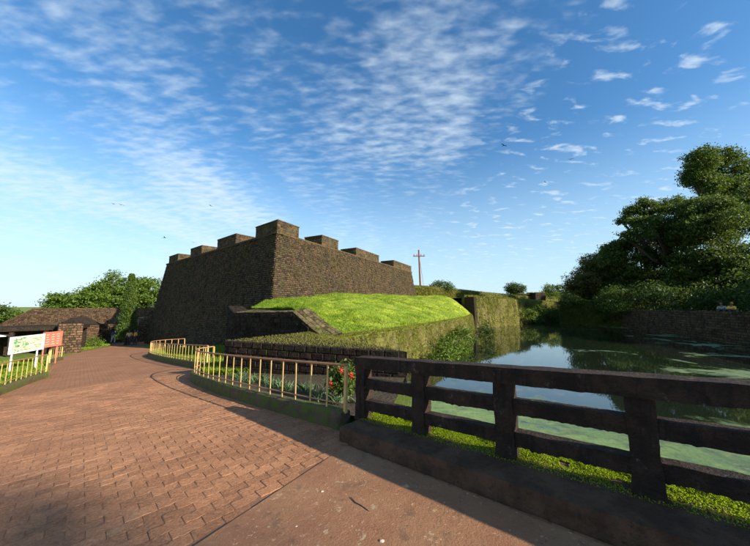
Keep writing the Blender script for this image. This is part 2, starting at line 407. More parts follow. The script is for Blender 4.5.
m = MB(); wpoly = [(-.1, 4.0), (.5, 7.4), (-1.4, 10.3), (1.2, 14.6), (5.0, 21.2), (9.0, 28.8), (12.2, 37.5), (43, 68), (58, 82), (63, 78), (50.5, 65.3), (32.5, 48.5), (36.2, 41), (28.6, 20.7), (17.2, -11.2), (1.5, 1.5)]
sheet(wpoly, lambda x, y: WATER, 3.0).build('moat_water', 'water')['kind'] = 'structure'

# --- road, bridge deck, kerbs
D = Vector((.735, -.678)).normalized(); N = Vector((-.678, -.735)).normalized()       # along the bridge, towards the roadway
def br(a, o, h=0.):
    p = D * a + N * o; return (p.x, p.y, .05 * (p.x - p.y) + h)
ROAD = [(.05, 3.75), (-.35, 4.5), (-1.80, 5.60), (-3.63, 7.16), (-4.92, 8.4), (-5.68, 9.2), (-6.25, 10.15), (-6.7, 11.2), (-7.85, 12.39), (-10.65, 14.79), (-14.85, 18.87), (-17, 22), (-20, 26), (-26, 32), (-28, 38.5), (-33, 38.5),
        (-33.5, 35.4), (-30.4, 33), (-27.2, 27.1), (-24.5, 23), (-20.2, 17.8), (-16.5, 14.2), (-13.4, 11.8), (-12.57, 10.77), (-10.74, 8.46), (-8.6, 5.8), (-7, 3), (-6, -6), (6, -9.5), (3, -.2), (1.9, 1.83)]
ROADZ = .012
sheet(ROAD, lambda x, y: slope(x, y) + ROADZ, 1.2).build('paved_road', 'road', smooth=True)['kind'] = 'structure'
# deck: right of the joint
JA = Vector((-1.31, 2.34)); JD = Vector((.52, .85)).normalized()
j0 = JA + JD * 1.9; j1 = JA - JD * 3.2
DECK = [tuple(j0), tuple(j1), (4.2, -7.2), br(7.5, -2.60)[:2], br(-3.05, -2.60)[:2]]
deck = MB()
def inset_z(x, y): return slope(x, y) + .027 + .003 * fbm(x, y, 1.4)
sheet(DECK, inset_z, .35).build('bridge_deck', 'deck', smooth=True)['kind'] = 'structure'
# broken kerb: long rough block
def rough_box(c0, c1, w, h, seg=40, amp=.01, seed=0., lower=0.):
    """bar from c0 to c1 (centre line at its BASE), width w, height h, wobbling faces; lower = extra ragged underside"""
    c0, c1 = Vector(c0), Vector(c1); ax = (c1 - c0); L = ax.length; ax.normalize()
    sd = Vector((-ax.y, ax.x, 0)).normalized(); up = Vector((0, 0, 1)); mb = MB(); prof = []
    ns, nh = 4, 4
    for i in range(ns): prof.append((-.5 + i / ns, 0))
    for i in range(nh): prof.append((.5, i / nh))
    for i in range(ns): prof.append((.5 - i / ns, 1))
    for i in range(nh): prof.append((-.5, 1 - i / nh))
    k = len(prof)
    for i in range(seg + 1):
        p = c0 + ax * (L * i / seg)
        for u, v in prof:
            uu = u * .985 if v in (0, 1) and abs(u) == .5 else u; vv = v
            q = p + sd * (uu * w) + up * (vv * h)
            nv = noise.noise_vector(q * 5 + Vector((seed, 0, 0))) * amp + noise.noise_vector(q * 17 + Vector((0, seed, 0))) * amp * .5
            q += sd * nv.x + up * nv.y
            if v == 0 and lower: q -= up * lower * max(0, (noise.noise(q * 27 + Vector((seed, 3, 0))) * .7 + noise.noise(q * 6 + Vector((3, seed, 0))) * .8) + .1) * 2
            mb.v.append(tuple(q))
    for i in range(seg):
        for j in range(k): mb.f.append((i * k + j, i * k + (j + 1) % k, (i + 1) * k + (j + 1) % k, (i + 1) * k + j))
    mb.f.append(tuple(reversed(range(k)))); mb.f.append(tuple(seg * k + j for j in range(k)))
    return mb
rough_box(br(-3.10, -3.06, -.06), br(7.5, -3.06, -.06), .82, .26, 170, .008, 3.).build('bridge_kerb', 'kerb')['kind'] = 'structure'
# bridge body below the deck
bb = MB()
a0, a1 = -3.05, 7.5
bb.hexa([br(a0, -3.40, -4.2), br(a1, -3.40, -4.2), br(a1, -2.7, -4.2), br(a0, -2.7, -4.2)][::-1], [br(a0, -3.40, -.07), br(a1, -3.40, -.07), br(a1, -2.7, -.07), br(a0, -2.7, -.07)][::-1])
tag(bb.build('bridge_wall', 'stone_dark'), 'dark masonry side wall of the bridge dropping into the moat under the railing', 'wall')

# ------------------------------------------------------------------ bridge railing
br_o = -3.12
root = thing('bridge_railing', 'heavy dark weathered three rail railing along the bridge above the moat', 'railing', br(-3.11, br_o, .2))
PA = [-3.11 + 1.02 * i for i in range(9)]
for i, a in enumerate(PA):
    mb = MB(); ang = math.atan2(D.y, D.x); top = 1.05 if i else 1.045
    base = Vector(br(a, br_o, .17)); seg = 16; prof = []
    for jj in range(seg + 1):
        z = base.z + (top - .17) * jj / seg
        for u, v in ((-1, -1), (0, -1.02), (1, -1), (1.02, 0), (1, 1), (0, 1.02), (-1, 1), (-1.02, 0)):
            w_ = .088 + .010 * (jj < 2)
            q = Vector((base.x, base.y, 0)) + Vector((D.x, D.y, 0)) * u * w_ + Vector((N.x, N.y, 0)) * v * .08; q.z = z
            nv = noise.noise_vector(q * 6 + Vector((i * 3., 0, 0))) * .011 + noise.noise_vector(q * 19) * .007
            q += Vector((nv.x, nv.y, 0)); mb.v.append(tuple(q))
    for jj in range(seg):
        for j in range(8): mb.f.append((jj * 8 + j, jj * 8 + (j + 1) % 8, (jj + 1) * 8 + (j + 1) % 8, (jj + 1) * 8 + j))
    mb.f.append(tuple(seg * 8 + j for j in range(8)))
    mb.build('post', 'rail', root, smooth=False)
mb = rough_box(br(PA[0] - .095, br_o, .915), br(PA[-1] + .1, br_o, .915), .20, .155, 260, .006, 11., .004)
mb.build('top_rail', 'rail', root)
for i in range(8):
    rough_box(br(PA[i] + .06, br_o, .625), br(PA[i + 1] - .06, br_o, .625), .125, .135, 80, .007, 20. + i, .009).build('middle_rail', 'rail', root)
    rough_box(br(PA[i] + .06, br_o, .335), br(PA[i + 1] - .06, br_o, .335), .125, .125, 80, .008, 40. + i, .015).build('lower_rail', 'rail', root)
# moss fringe on the far half of the kerb
n_ = 220000
a_ = rng.uniform(-3.08, 6.5, n_); o_ = -3.50 + np.abs(rng.normal(0, .21, n_)); keep = o_ < -2.98; a_, o_ = a_[keep], o_[keep]
P_ = np.array([br(a, o, .205) for a, o in zip(a_, o_)])
lump = np.array([fbm(p[0], p[1], 3.1, 4.) for p in P_]); keep = (lump > -.75) | (o_ < -3.3); P_, lump, o_ = P_[keep], lump[keep], o_[keep]
P_[:, 2] += np.clip(lump + .25, 0, 1) * .07 * np.clip((-3.1 - o_) / .3, 0, 1) + rng.uniform(0, .012, len(P_))
ms = leaves(P_, .0105, .9, aspect=.8)
hang = 40000
a2 = rng.uniform(-3.08, 6.5, hang); P2 = np.array([br(a, -3.48 - random.random() * .05, .21 - random.random() ** 2 * .35) for a in a2])
ms2 = leaves(P2, .015, .3, aspect=.7)
V, F = join([ms, ms2]); tag(link('moss', np_mesh('moss', V, F), 'moss'), 'bright green moss fringe growing on the bridge kerb', 'moss', kind='stuff')
# fallen twig on the deck
mb = MB(); mb.tube([(-.22, 2.78, -.117), (-.17, 2.70, -.111), (-.11, 2.65, -.107), (-.05, 2.58, -.101)], [.003, .004, .0035, .002], 5)
tag(mb.build('twig', 'bark'), 'thin dry twig lying on the concrete bridge deck', 'twig')

for i, (x, y) in enumerate(((-1.0, 1.95), (-.62, 2.45), (-.35, 2.2), (.05, 2.25), (.2, 2.05), (-.85, 2.15), (-.15, 1.9), (.45, 1.95), (-.5, 2.9))):
    r = rng.uniform(.008, .016); mb = MB(); th = rng.uniform(0, 3)
    pts_ = [(r * 1.3 * math.cos(th + k * 1.047) * rng.uniform(.8, 1.1), r * math.sin(th + k * 1.047) * rng.uniform(.8, 1.1)) for k in range(6)]; z = slope(x, y) + .024
    mb.add([(x + a, y + b, z) for a, b in pts_] + [(x + a * .8, y + b * .8, z + r * .6) for a, b in pts_] + [(x, y, z + r * .85)], [(k, (k + 1) % 6, 6 + (k + 1) % 6, 6 + k) for k in range(6)] + [(6 + k, 6 + (k + 1) % 6, 12) for k in range(6)])
    tag(mb.build('pebble', 'pebble'), 'tiny pale pebble lying loose on the concrete bridge deck', 'pebble', 'pebbles on the bridge deck')
# ------------------------------------------------------------------ pavers
PU = Vector((.70, .714)).normalized(); PV = Vector((-PU.y, PU.x)); PL, PW = .23, .14
def paver_mesh(seed):
    rr = random.Random(seed); g = .0025
    zig = lambda u: .006 * math.sin(2 * math.pi * u / (PL / 2))
    us = [g, PL * .125, PL * .25, PL * .375, PL * .5, PL * .625, PL * .75, PL * .875, PL - g]
    out = [(u + rr.uniform(-.003, .003) * (0 < i < 8), zig(u) + g + rr.uniform(0, .005)) for i, u in enumerate(us)] + [(u, PW + zig(u) - g - rr.uniform(0, .005)) for u in reversed(us)]
    cx, cy = PL / 2, PW / 2; mb = MB(); n = len(out)
    tilt = (rr.uniform(-.02, .02), rr.uniform(-.025, .025))
    for x, y in out: mb.v.append((x - cx, y - cy, -.012))
    for x, y in out: mb.v.append(((x - cx), (y - cy), .0045 + rr.uniform(-.0015, .001)))
    for x, y in out: mb.v.append(((x - cx) * (1 - .006 / cx), (y - cy) * (1 - .006 / cy), .0072 + (x - cx) * tilt[0] + (y - cy) * tilt[1] + rr.uniform(-.001, .001)))
    for j in range(n):
        k = (j + 1) % n; mb.f.append((j, k, n + k, n + j)); mb.f.append((n + j, n + k, 2 * n + k, 2 * n + j))
    mb.f.append(tuple(range(2 * n, 3 * n)))
    return mb
variants = [paver_mesh(i) for i in range(8)]; vmesh = []
for v in variants: me = v.mesh('paver'); me.materials.append(M['paver']); vmesh.append(me)
tiltm = Matrix(((1, 0, .05), (0, 1, -.05), (0, 0, 1)))
# road surface frame: z = .05(x - y)
ux = Vector((PU.x, PU.y, .05 * (PU.x - PU.y))); vx = Vector((PV.x, PV.y, .05 * (PV.x - PV.y)))
rootp = thing('road_paving', 'rust red interlocking laterite block paving of the approach road', 'paving', (-2.5, 3, slope(-2.5, 3)))
spots = []
def infrustum(p):
    cp, sp = math.cos(R(6.65)), math.sin(R(6.65)); z = p.z - 1.6; dep = p.y * cp + z * sp
    if dep < .5: return None
    return (375 + 283 * p.x / dep, 273 - 283 * (-p.y * sp + z * cp) / dep, dep)
for r in range(-40, 100):
    for c in range(-60, 62):
        cen = PU * (c * PL + (r % 2) * PL / 2) + PV * (r * PW) + Vector((-3, 3))
        if not inside(cen, ROAD): continue
        if (cen - JA).cross(JD) > -.015: continue        # only left of the deck joint
        p = Vector((cen.x, cen.y, slope(cen.x, cen.y) + ROADZ))
        q = infrustum(p)
        if q is None or not (-40 < q[0] < 790 and q[1] < 590) or (cen.length > 13.0): continue
        spots.append((q[2], p, q))
spots.sort(key=lambda t: t[0])
jb = MB(); rest = MB(); cnt = 0
for dep, p, q in spots:
    vi = random.randrange(8); flip = random.random() < .5
    if cnt < 300 and -8 < q[0] < 758 and q[1] < 552:
        cnt += 1
        o = bpy.data.objects.new('paver', vmesh[vi]); col.objects.link(o); o.parent = rootp
        mw = Matrix(((ux.x, vx.x, 0, p.x), (ux.y, vx.y, 0, p.y), (ux.z, vx.z, 1, p.z + random.uniform(-.0015, .002)), (0, 0, 0, 1)))
        if flip: mw = mw @ Matrix.Rotation(math.pi, 4, 'Z')
        o.matrix_local = Matrix.Translation(-rootp.location) @ mw
    else:
        s = -1 if flip else 1; dz = random.uniform(-.0015, .002)
        rest.add([p + ux * v[0] * s + vx * v[1] * s + Vector((0, 0, v[2] + dz)) for v in variants[vi].v], variants[vi].f)
o = rest.build('paver_field', 'paver', rootp); o['kind'] = 'stuff'
# soil showing in the joints
jpoly = [(-.2, 4.0), (-.42, 4.45), (-1.84, 5.56), (-3.68, 7.12), (-4.97, 8.35), (-5.6, 8.9), (-7.0, 8.9), (-8.4, 7.4), (-8.6, 5.8), (-7, 3), (-6, -2), (-2.6, .2), tuple(JA - JD * 1.0), tuple(JA + JD * 1.7)]
sheet(jpoly, lambda x, y: slope(x, y) + ROADZ + .003, .8).build('joint_soil', 'joint')['kind'] = 'structure'

# ------------------------------------------------------------------ stonework
def stone_face(mb, q, rows, length, rs, depth=(.008, .055), gap=.012, cham=.025):
    """stones in courses over the quad q = (bl, br, tr, tl); outward side is where bl,br,tr runs anticlockwise"""
    bl, brr, tr, tl = [Vector(p) for p in q]
    nrm = (brr - bl).cross(tl - bl).normalized(); W = ((brr - bl).length + (tr - tl).length) / 2; Hh = ((tl - bl).length + (tr - brr).length) / 2
    P = lambda u, v: bl.lerp(brr, u).lerp(tl.lerp(tr, u), v)
    for r in range(rows):
        v0, v1 = r / rows, (r + 1) / rows; u = -rs.random() * length / W
        while u < 1:
            w = length * rs.uniform(.65, 1.35) / W; a, b = max(u, 0) + gap / W, min(u + w, 1) - gap / W; u += w
            if b - a < .04 * length / W: continue
            e = rs.uniform(*depth); g0, g1 = v0 + gap / Hh * rs.uniform(.5, 1.6), v1 - gap / Hh * rs.uniform(.5, 1.6)
            if g1 <= g0: continue
            cu, cv = min(cham / W, (b - a) * .3), min(cham / Hh, (g1 - g0) * .3)
            k = len(mb.v)
            for uu, vv, dd in ((a, g0, -.01), (b, g0, -.01), (b, g1, -.01), (a, g1, -.01),
                               (a + cu, g0 + cv, e * rs.uniform(.7, 1.2)), (b - cu, g0 + cv, e * rs.uniform(.7, 1.2)), (b - cu, g1 - cv, e * rs.uniform(.7, 1.2)), (a + cu, g1 - cv, e * rs.uniform(.7, 1.2))):
                mb.v.append(tuple(P(uu, vv) + nrm * dd))
            mb.f += [(k + 4, k + 5, k + 6, k + 7), (k, k + 1, k + 5, k + 4), (k + 1, k + 2, k + 6, k + 5), (k + 2, k + 3, k + 7, k + 6), (k + 3, k, k + 4, k + 7)]
rs = random.Random(5)

# ------------------------------------------------------------------ bastion
C = Vector((-7.07, 20.)); LE = Vector((-26.6, 35.8)); RE = Vector((5.8, 44.5)); BK = LE + RE - C
ld = (LE - C).normalized(); rd = (RE - C).normalized(); nl = Vector((-ld.y, ld.x)); nl = nl if nl.y < 0 else -nl; nr = Vector((rd.y, -rd.x)); nr = nr if nr.x > 0 else -nr
ZC, ZB, BAT = 6.85, -4.2, 1 / 7.2
def bat(p, z, sides):
    q = Vector(p)
    if len(sides) == 2: q = q + (sides[0] + sides[1]) * ((ZC - z) * BAT / (1 + sides[0].dot(sides[1])))      # mitred corner
    else: q = q + sides[0] * (ZC - z) * BAT
    return (q.x, q.y, z)
bas = thing('bastion', 'massive dark laterite bastion with battered walls and square merlons on top', 'bastion', (C.x, C.y, 0))
corn = [(C, (nl, nr)), (RE, (nr, -nl)), (BK, (-nl, -nr)), (LE, (-nr, nl))]
mb = MB(); mb.hexa([bat(p, ZB, s) for p, s in corn], [bat(p, ZC, s) for p, s in corn]); mb.build('core', 'stone_dark', bas)
mb = MB(); stone_face(mb, (bat(LE, ZB, (-nr, nl)), bat(C, ZB, (nl, nr)), bat(C, ZC - .05, (nl, nr)), bat(LE, ZC - .05, (-nr, nl))), 72, .27, rs, (.004, .07))
mb.build('shaded_face_stones', 'stone', bas)['kind'] = 'stuff'
mb = MB(); stone_face(mb, (bat(C, .6, (nl, nr)), bat(RE, .6, (nr, -nl)), bat(RE, ZC - .05, (nr, -nl)), bat(C, ZC - .05, (nl, nr))), 43, .26, rs, (.004, .07))
mb.build('sunlit_face_stones', 'stone', bas)['kind'] = 'stuff'
def coping(p0, p1, n0, ext=.06):
    mb = MB(); q = [p0 + n0 * .10, p1 + n0 * .10, p1 - n0 * .5, p0 - n0 * .5]
    if (q[1] - q[0]).cross(q[2] - q[0]) < 0: q = [q[1], q[0], q[3], q[2]]
    mb.hexa([(p.x, p.y, ZC - .06) for p in q], [(p.x, p.y, ZC + .09) for p in q]); return mb
coping(C + nr * .1, LE, nl).build('coping', 'stone', bas)
coping(C + nr * .0 + rd * .0 - nl * -.103, RE, nr).build('coping', 'stone', bas)
def merlon(base, along, inward, L, dep, z0=ZC + .092, z1=7.82):
    a, b = base, base + along * L; c, d_ = b + inward * dep, a + inward * dep
    q = [a, b, c, d_]
    if (b - a).cross(c - a) < 0: q = [b, a, d_, c]
    z1 = z1 + rs.uniform(-.04, .04)
    mb = MB(); mb.hexa([(p.x, p.y, z0) for p in q], [(p.x, p.y, z1) for p in q])
    for i in range(4):
        p0, p1 = q[i], q[(i + 1) % 4]
        stone_face(mb, ((p0.x, p0.y, z0), (p1.x, p1.y, z0), (p1.x, p1.y, z1 - .09), (p0.x, p0.y, z1 - .09)), 4, .42, rs, (.005, .03))
    o = Vector(((a.x + c.x) / 2, (a.y + c.y) / 2)); q2 = [o + (p - o) * (1 + .05 / max((p - o).length, .1)) for p in q]
    o_ = mb.build('merlon', 'stone', bas); cb_ = MB(); cb_.hexa([(p.x, p.y, z1 - .085) for p in q2], [(p.x, p.y, z1 + .004 + rs.uniform(-.012, .02)) for p in q2]); cb_.build('cap_course', 'stone', o_)
    return o_
# corner merlon, L-shaped footprint kept as one block
merlon(C, ld, rd, 3.07, 2.20)
for a, b in ((6.42, 10.16), (13.90, 17.04), (21.04, 24.37)): merlon(C + ld * a, ld, -nl, b - a, 2.0)
for a, b in ((5.13, 7.59), (10.92, 16.25), (20.74, 27.55)): merlon(C + rd * a, rd, -nr, b - a, 2.0)
# weeds on the shaded face
def tufts(pts, hgt, wid, n, spread, lean=.5):
    Cc = np.repeat(np.array(pts, float), n, 0) + rng.normal(size=(len(pts) * n, 3)) * np.array(spread)
    return blades(Cc, hgt, wid, lean)
wp = []
for i in range(120):
    u, z = rs.random(), rs.uniform(2.5, 6.3); p = Vector(bat(C.lerp(RE, u), z, (nr,))); wp.append((p.x + nr.x * .03, p.y + nr.y * .03, z))
V, F = tufts(wp, .13, .014, 7, (.06, .06, .05)); o = link('wall_weeds', np_mesh('wall_weeds', V, F), 'blade_dry', bas); o['kind'] = 'stuff'

# ------------------------------------------------------------------ spur wall (dark, behind the fence) and wing wall
P0, P1 = Vector((-4.96, 9.55)), Vector((.80, 7.27)); d1 = Vector((-2.29, 10.75)); g1_ = Vector((-1.3, 10.1))
sp = thing('spur_wall', 'low dark laterite wall with flat grassy top behind the yellow fence by the bridge', 'wall', (-2, 8.5, -.5))
mb = MB(); zt = .47
foot = [P0, P1, g1_, d1]
mb.hexa([(p.x, p.y, -3.) for p in foot], [(P0.x, P0.y, zt - .012), (P1.x, P1.y, zt - .012), (g1_.x, g1_.y, zt + .02), (d1.x, d1.y, .66)])
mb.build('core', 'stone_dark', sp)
svar = []
for i in range(6):
    b_ = MB(); e = [rs.uniform(.02, .05) for _ in range(4)]; w, h = .19, .088
    b_.add([(-w, 0, -h), (w, 0, -h), (w, 0, h), (-w, 0, h), (-w + .02, -e[0], -h + .015), (w - .02, -e[1], -h + .015), (w - .02, -e[2], h - .015), (-w + .02, -e[3], h - .015)],
           [(4, 5, 6, 7), (0, 1, 5, 4), (1, 2, 6, 5), (2, 3, 7, 6), (3, 0, 4, 7)])
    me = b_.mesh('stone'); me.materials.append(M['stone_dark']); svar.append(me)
fdir = (P1 - P0).normalized(); fl = (P1 - P0).length; fa = math.atan2(fdir.y, fdir.x)
for r in range(7):
    a = .2 + (r % 2) * .2
    while a < fl - .19:
        p = P0 + fdir * a; z = zt - .1 - r * .188
        o = bpy.data.objects.new('stone', svar[rs.randrange(6)]); col.objects.link(o); o.parent = sp
        o.location = Vector((p.x, p.y, z)) - sp.location; o.rotation_euler = (0, rs.uniform(-.02, .02), fa); a += .4
# end face, towards the moat
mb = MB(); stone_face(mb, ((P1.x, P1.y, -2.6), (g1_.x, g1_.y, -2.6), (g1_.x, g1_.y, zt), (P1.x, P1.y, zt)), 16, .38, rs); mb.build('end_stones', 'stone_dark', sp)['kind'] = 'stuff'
# ragged dry turf on top
tp = []
for i in range(5200):
    a, b = rs.random(), rs.random(); p = P0.lerp(P1, a).lerp(d1.lerp(g1_, a), b); z = (zt + .19 * b * (1 - a))
    tp.append((p.x, p.y, z))
V, F = blades(np.array(tp), .035, .007, .6); o = link('turf', np_mesh('turf', V, F), 'blade_dry', sp); o['kind'] = 'stuff'

ww = thing('wing_wall', 'dark stone wing wall with sloping coping closing the grass bank beside the bastion', 'wall', (-4.5, 12.6, 0))
W = [(Vector((-7.0, 14.15)), 1.27), (Vector((-3.27, 11.35)), 1.36), (Vector((-2.29, 10.62)), .72), (Vector((-1.75, 10.2)), .48)]
wdir = (W[1][0] - W[0][0]).normalized(); wn_ = Vector((-wdir.y, wdir.x)); wn_ = wn_ if wn_.y > 0 else -wn_
TH = .85
for (p, za), (q, zb) in zip(W[:-1], W[1:]):
    mb = MB(); pb, qb = p + wn_ * TH, q + wn_ * TH
    mb.hexa([(p.x, p.y, -3), (q.x, q.y, -3), (qb.x, qb.y, -3), (pb.x, pb.y, -3)], [(p.x, p.y, za), (q.x, q.y, zb), (qb.x, qb.y, zb + .14), (pb.x, pb.y, za + .14)])
    stone_face(mb, ((p.x, p.y, -1.4), (q.x, q.y, -1.4), (q.x, q.y, zb - .04), (p.x, p.y, za - .04)), 13, .4, rs)
    top = MB(); stone_face(top, ((p.x, p.y, za), (q.x, q.y, zb), (qb.x, qb.y, zb + .14), (pb.x, pb.y, za + .14)), 4, .3, rs, (.005, .02), .006, .012)
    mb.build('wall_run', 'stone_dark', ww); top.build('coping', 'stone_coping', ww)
p, q = W[0][0], Vector((-9.6, 18.6)); mb = MB(); off = Vector((.8, .3))
mb.hexa([(q.x, q.y, -3), (p.x, p.y, -3), (p.x + off.x, p.y + off.y, -3), (q.x + off.x, q.y + off.y, -3)], [(q.x, q.y, 1.6), (p.x, p.y, 1.265), (p.x + off.x, p.y + off.y, 1.265), (q.x + off.x, q.y + off.y, 1.6)])
stone_face(mb, ((q.x, q.y, -3), (p.x, p.y, -3), (p.x, p.y, 1.26), (q.x, q.y, 1.59)), 22, .35, rs)
stone_face(mb, ((p.x, p.y, -3), (p.x + off.x, p.y + off.y, -3), (p.x + off.x, p.y + off.y, 1.26), (p.x, p.y, 1.26)), 22, .35, rs)
stone_face(mb, ((q.x, q.y, 1.6), (p.x, p.y, 1.265), (p.x + off.x, p.y + off.y, 1.265), (q.x + off.x, q.y + off.y, 1.6)), 3, .35, rs, (.005, .02))
mb.build('return_wall', 'stone_dark', ww)

# ------------------------------------------------------------------ grass bank
G = [(-1.75, 10.35, .50), (1.2, 14.5, .52), (5.0, 21., .54), (9.0, 28.6, .54), (12.55, 37.25, .58)]
U = [(-6.5, 15.0, 1.48), (-7.6, 20.5, 2.15), (-3.6, 26.5, 2.7), (-.9, 33.5, 2.8), (4.2, 43., 3.0)]
def lerpc(Cv, s):
    k = min(int(s * (len(Cv) - 1)), len(Cv) - 2); f = s * (len(Cv) - 1) - k
    return Vector(Cv[k]).lerp(Vector(Cv[k + 1]), f)
NSS, NW = 110, 56; mb = MB(); bankpts = []
for i in range(NSS + 1):
    s = i / NSS; g, u = lerpc(G, s), lerpc(U, s)
    for j in range(NW + 1):
        w = j / NW; p = g.lerp(u, w)
        k0 = max(0., 1 - s / .14); k1 = sst(s, .72, 1.); rise = (1 - (1 - min(w * 1.25, 1)) ** 1.6); rise = rise * (1 - k0) + min(w / .36, 1) * k0; rise = rise * (1 - k1) + (1 - (1 - min(w / .45, 1)) ** 2) * k1; p.z = g.z + (u.z - g.z) * rise
        p.z += (.16 * fbm(p.x, p.y, .35, 2.) + .13 * fbm(p.x, p.y, 1.1, 5.) ) * min(1, w * 6) * min(1, 6 * (1 - w) + .3) * min(1, s * 8 + .15)
        mb.v.append(tuple(p)); bankpts.append(p)
for i in range(NSS):
    for j in range(NW): a = i * (NW + 1) + j; mb.f.append((a, a + NW + 1, a + NW + 2, a + 1))
mb.build('grass_bank', 'bank', smooth=True)['kind'] = 'structure'
def bank_at(s, w):
    i, j = min(int(s * NSS), NSS - 1), min(int(w * NW), NW - 1); a = i * (NW + 1) + j; fs_, fw = s * NSS - i, w * NW - j
    return bankpts[a].lerp(bankpts[a + NW + 1], fs_).lerp(bankpts[a + 1].lerp(bankpts[a + NW + 2], fs_), fw)
pts = np.array([bank_at(rs.random() ** 1.5, rs.random()) for _ in range(60000)])
den = np.array([fbm(p[0], p[1], .6, 9.) for p in pts]); h_ = .05 + .13 * np.clip(den + .1, 0, 1)
V, F = blades(pts, h_, .013, .5); tag(link('bank_grass', np_mesh('bank_grass', V, F), 'blade'), 'bright green grass on the bank below the bastion', 'grass', kind='stuff')

# ------------------------------------------------------------------ moat walls
def wall_strip(mb, pts, zt, zb, th, batter=.12, out=1):
    """continuous wall along pts (list of Vector2); out=+1: face on the right-hand side"""
    n = len(pts); nr_ = []
    for i in range(n):
        d_ = (pts[min(i + 1, n - 1)] - pts[max(i - 1, 0)]).normalized(); nr_.append(Vector((d_.y, -d_.x)) * out)
    for i in range(n - 1):
        a, b = pts[i], pts[i + 1]; za, zb_ = (zt(i) if callable(zt) else zt), (zt(i + 1) if callable(zt) else zt)
        fa_, fb_ = a + nr_[i] * batter * (za - zb), b + nr_[i + 1] * batter * (zb_ - zb); ba, bb_ = a - nr_[i] * th, b - nr_[i + 1] * th
        bot = [fa_, fb_, bb_, ba]; top = [a, b, bb_, ba]; tz = [za, zb_, zb_, za]
        if out > 0: bot, top, tz = [bot[k] for k in (0, 1, 2, 3)], top, tz
        else: bot, top, tz = bot[::-1], top[::-1], tz[::-1]
        mb.hexa([(p.x, p.y, zb) for p in bot], [(p.x, p.y, z) for p, z in zip(top, tz)])
        yield (fa_, fb_, a, b, za, zb_)
mw1 = thing('moat_wall', 'moss covered retaining wall at the foot of the grass bank standing in the moat', 'wall', (5, 17, WATER))
mb = MB(); st = MB()
wp_ = [Vector((-1.5, 10.15)), Vector((1.5, 14.3)), Vector((5.3, 20.85)), Vector((9.3, 28.45)), Vector((12.65, 37.1))]
for fa_, fb_, a, b, za, zb_ in wall_strip(mb, wp_, .42, -2.7, .55, .10):
    stone_face(st, ((fa_.x, fa_.y, -2.7), (fb_.x, fb_.y, -2.7), (b.x, b.y, zb_), (a.x, a.y, za)), 16, .42, rs)
mb.build('core', 'stone_moss', mw1); st.build('face_stones', 'stone_moss', mw1)['kind'] = 'stuff'
# capping turf between wall and bank
cp_ = MB(); k = 40; gl = [Vector((-2.3, 10.75, .64))] + [lerpc(G, i / k) for i in range(k + 1)]
def wline(t):
    L = [(wp_[i + 1] - wp_[i]).length for i in range(len(wp_) - 1)]; tt = t * sum(L)
    for i, l in enumerate(L):
        if tt <= l or i == len(L) - 1: return wp_[i].lerp(wp_[i + 1], min(tt / l, 1))
        tt -= l
for i in range(k + 1):
    g = lerpc(G, i / k); w_ = wline(i / k); cp_.v += [(w_.x, w_.y, .43), tuple((Vector((w_.x, w_.y, .43)) + g) / 2 + Vector((0, 0, .03))), (g.x, g.y, g.z + .012)]
for i in range(k):
    for j in range(2): a = i * 3 + j; cp_.f.append((a, a + 3, a + 4, a + 1))
cp_.build('capping_turf', 'bank', mw1, smooth=True)
tp = []
for i in range(9000):
    t = rs.random() ** 1.3; w_ = wline(t); g = lerpc(G, t); f = rs.random(); p = Vector((w_.x, w_.y, .43)).lerp(g, f); tp.append(tuple(p))
B1 = blades(np.array(tp), .09, .010, .6)
# plants rooted in the face, hanging
hp, hd = [], []
for i in range(15000):
    t = rs.random() ** 1.2; w_ = wline(t); z = .45 - 1.9 * rs.random() ** 1.2
    if fbm(w_.x * 2.0, z * .7 + w_.y * .1, .8, 3.) < -.12: continue
    dn = Vector((.88, -.47)); hp.append((w_.x + dn.x * (.44 - z) * .10 + dn.x * .03, w_.y + dn.y * (.44 - z) * .10 + dn.y * .05, z)); hd.append((dn.x * .35, dn.y * .35, rs.uniform(-.9, .6)))
B2 = blades(np.array(hp), .17, .012, .35, unit(np.array(hd)))
V, F = join([B1, B2]); o = link('wall_grass', np_mesh('wall_grass', V, F), 'blade_dry', mw1); o['kind'] = 'stuff'

mw2 = thing('moat_wall', 'tall overgrown far moat wall beginning with a dark square end beyond the bank', 'wall', (12.7, 37, WATER))
mb = MB(); st = MB(); w2 = [Vector((12.7, 37.)), Vector((18.5, 42.)), Vector((26, 49.2)), Vector((35, 58.5)), Vector((43.7, 67.)), Vector((58.6, 81.5)), Vector((64, 78))]
zt2 = [2.75, 2.7, 2.6, 2.45, 2.3, 2.1, 1.6]
for i, (fa_, fb_, a, b, za, zb_) in enumerate(wall_strip(mb, w2, lambda i: zt2[i], -2.8, 1.6, .08)):
    stone_face(st, ((fa_.x, fa_.y, -2.8), (fb_.x, fb_.y, -2.8), (b.x, b.y, zb_), (a.x, a.y, za)), 20, .5, rs)
mb.build('core', 'stone_moss', mw2); st.build('face_stones', 'stone_moss', mw2)['kind'] = 'stuff'
mb = MB(); mb.hexa([(11.75, 37.65, -2.8), (12.82, 36.55, -2.8), (13.5, 37.25, -2.8), (12.4, 38.5, -2.8)], [(11.85, 37.65, 2.78), (12.75, 36.65, 2.78), (13.3, 37.3, 2.78), (12.4, 38.4, 2.78)]); mb.build('end_pier', 'stone_dark', mw2)
hp, hd, tp = [], [], []
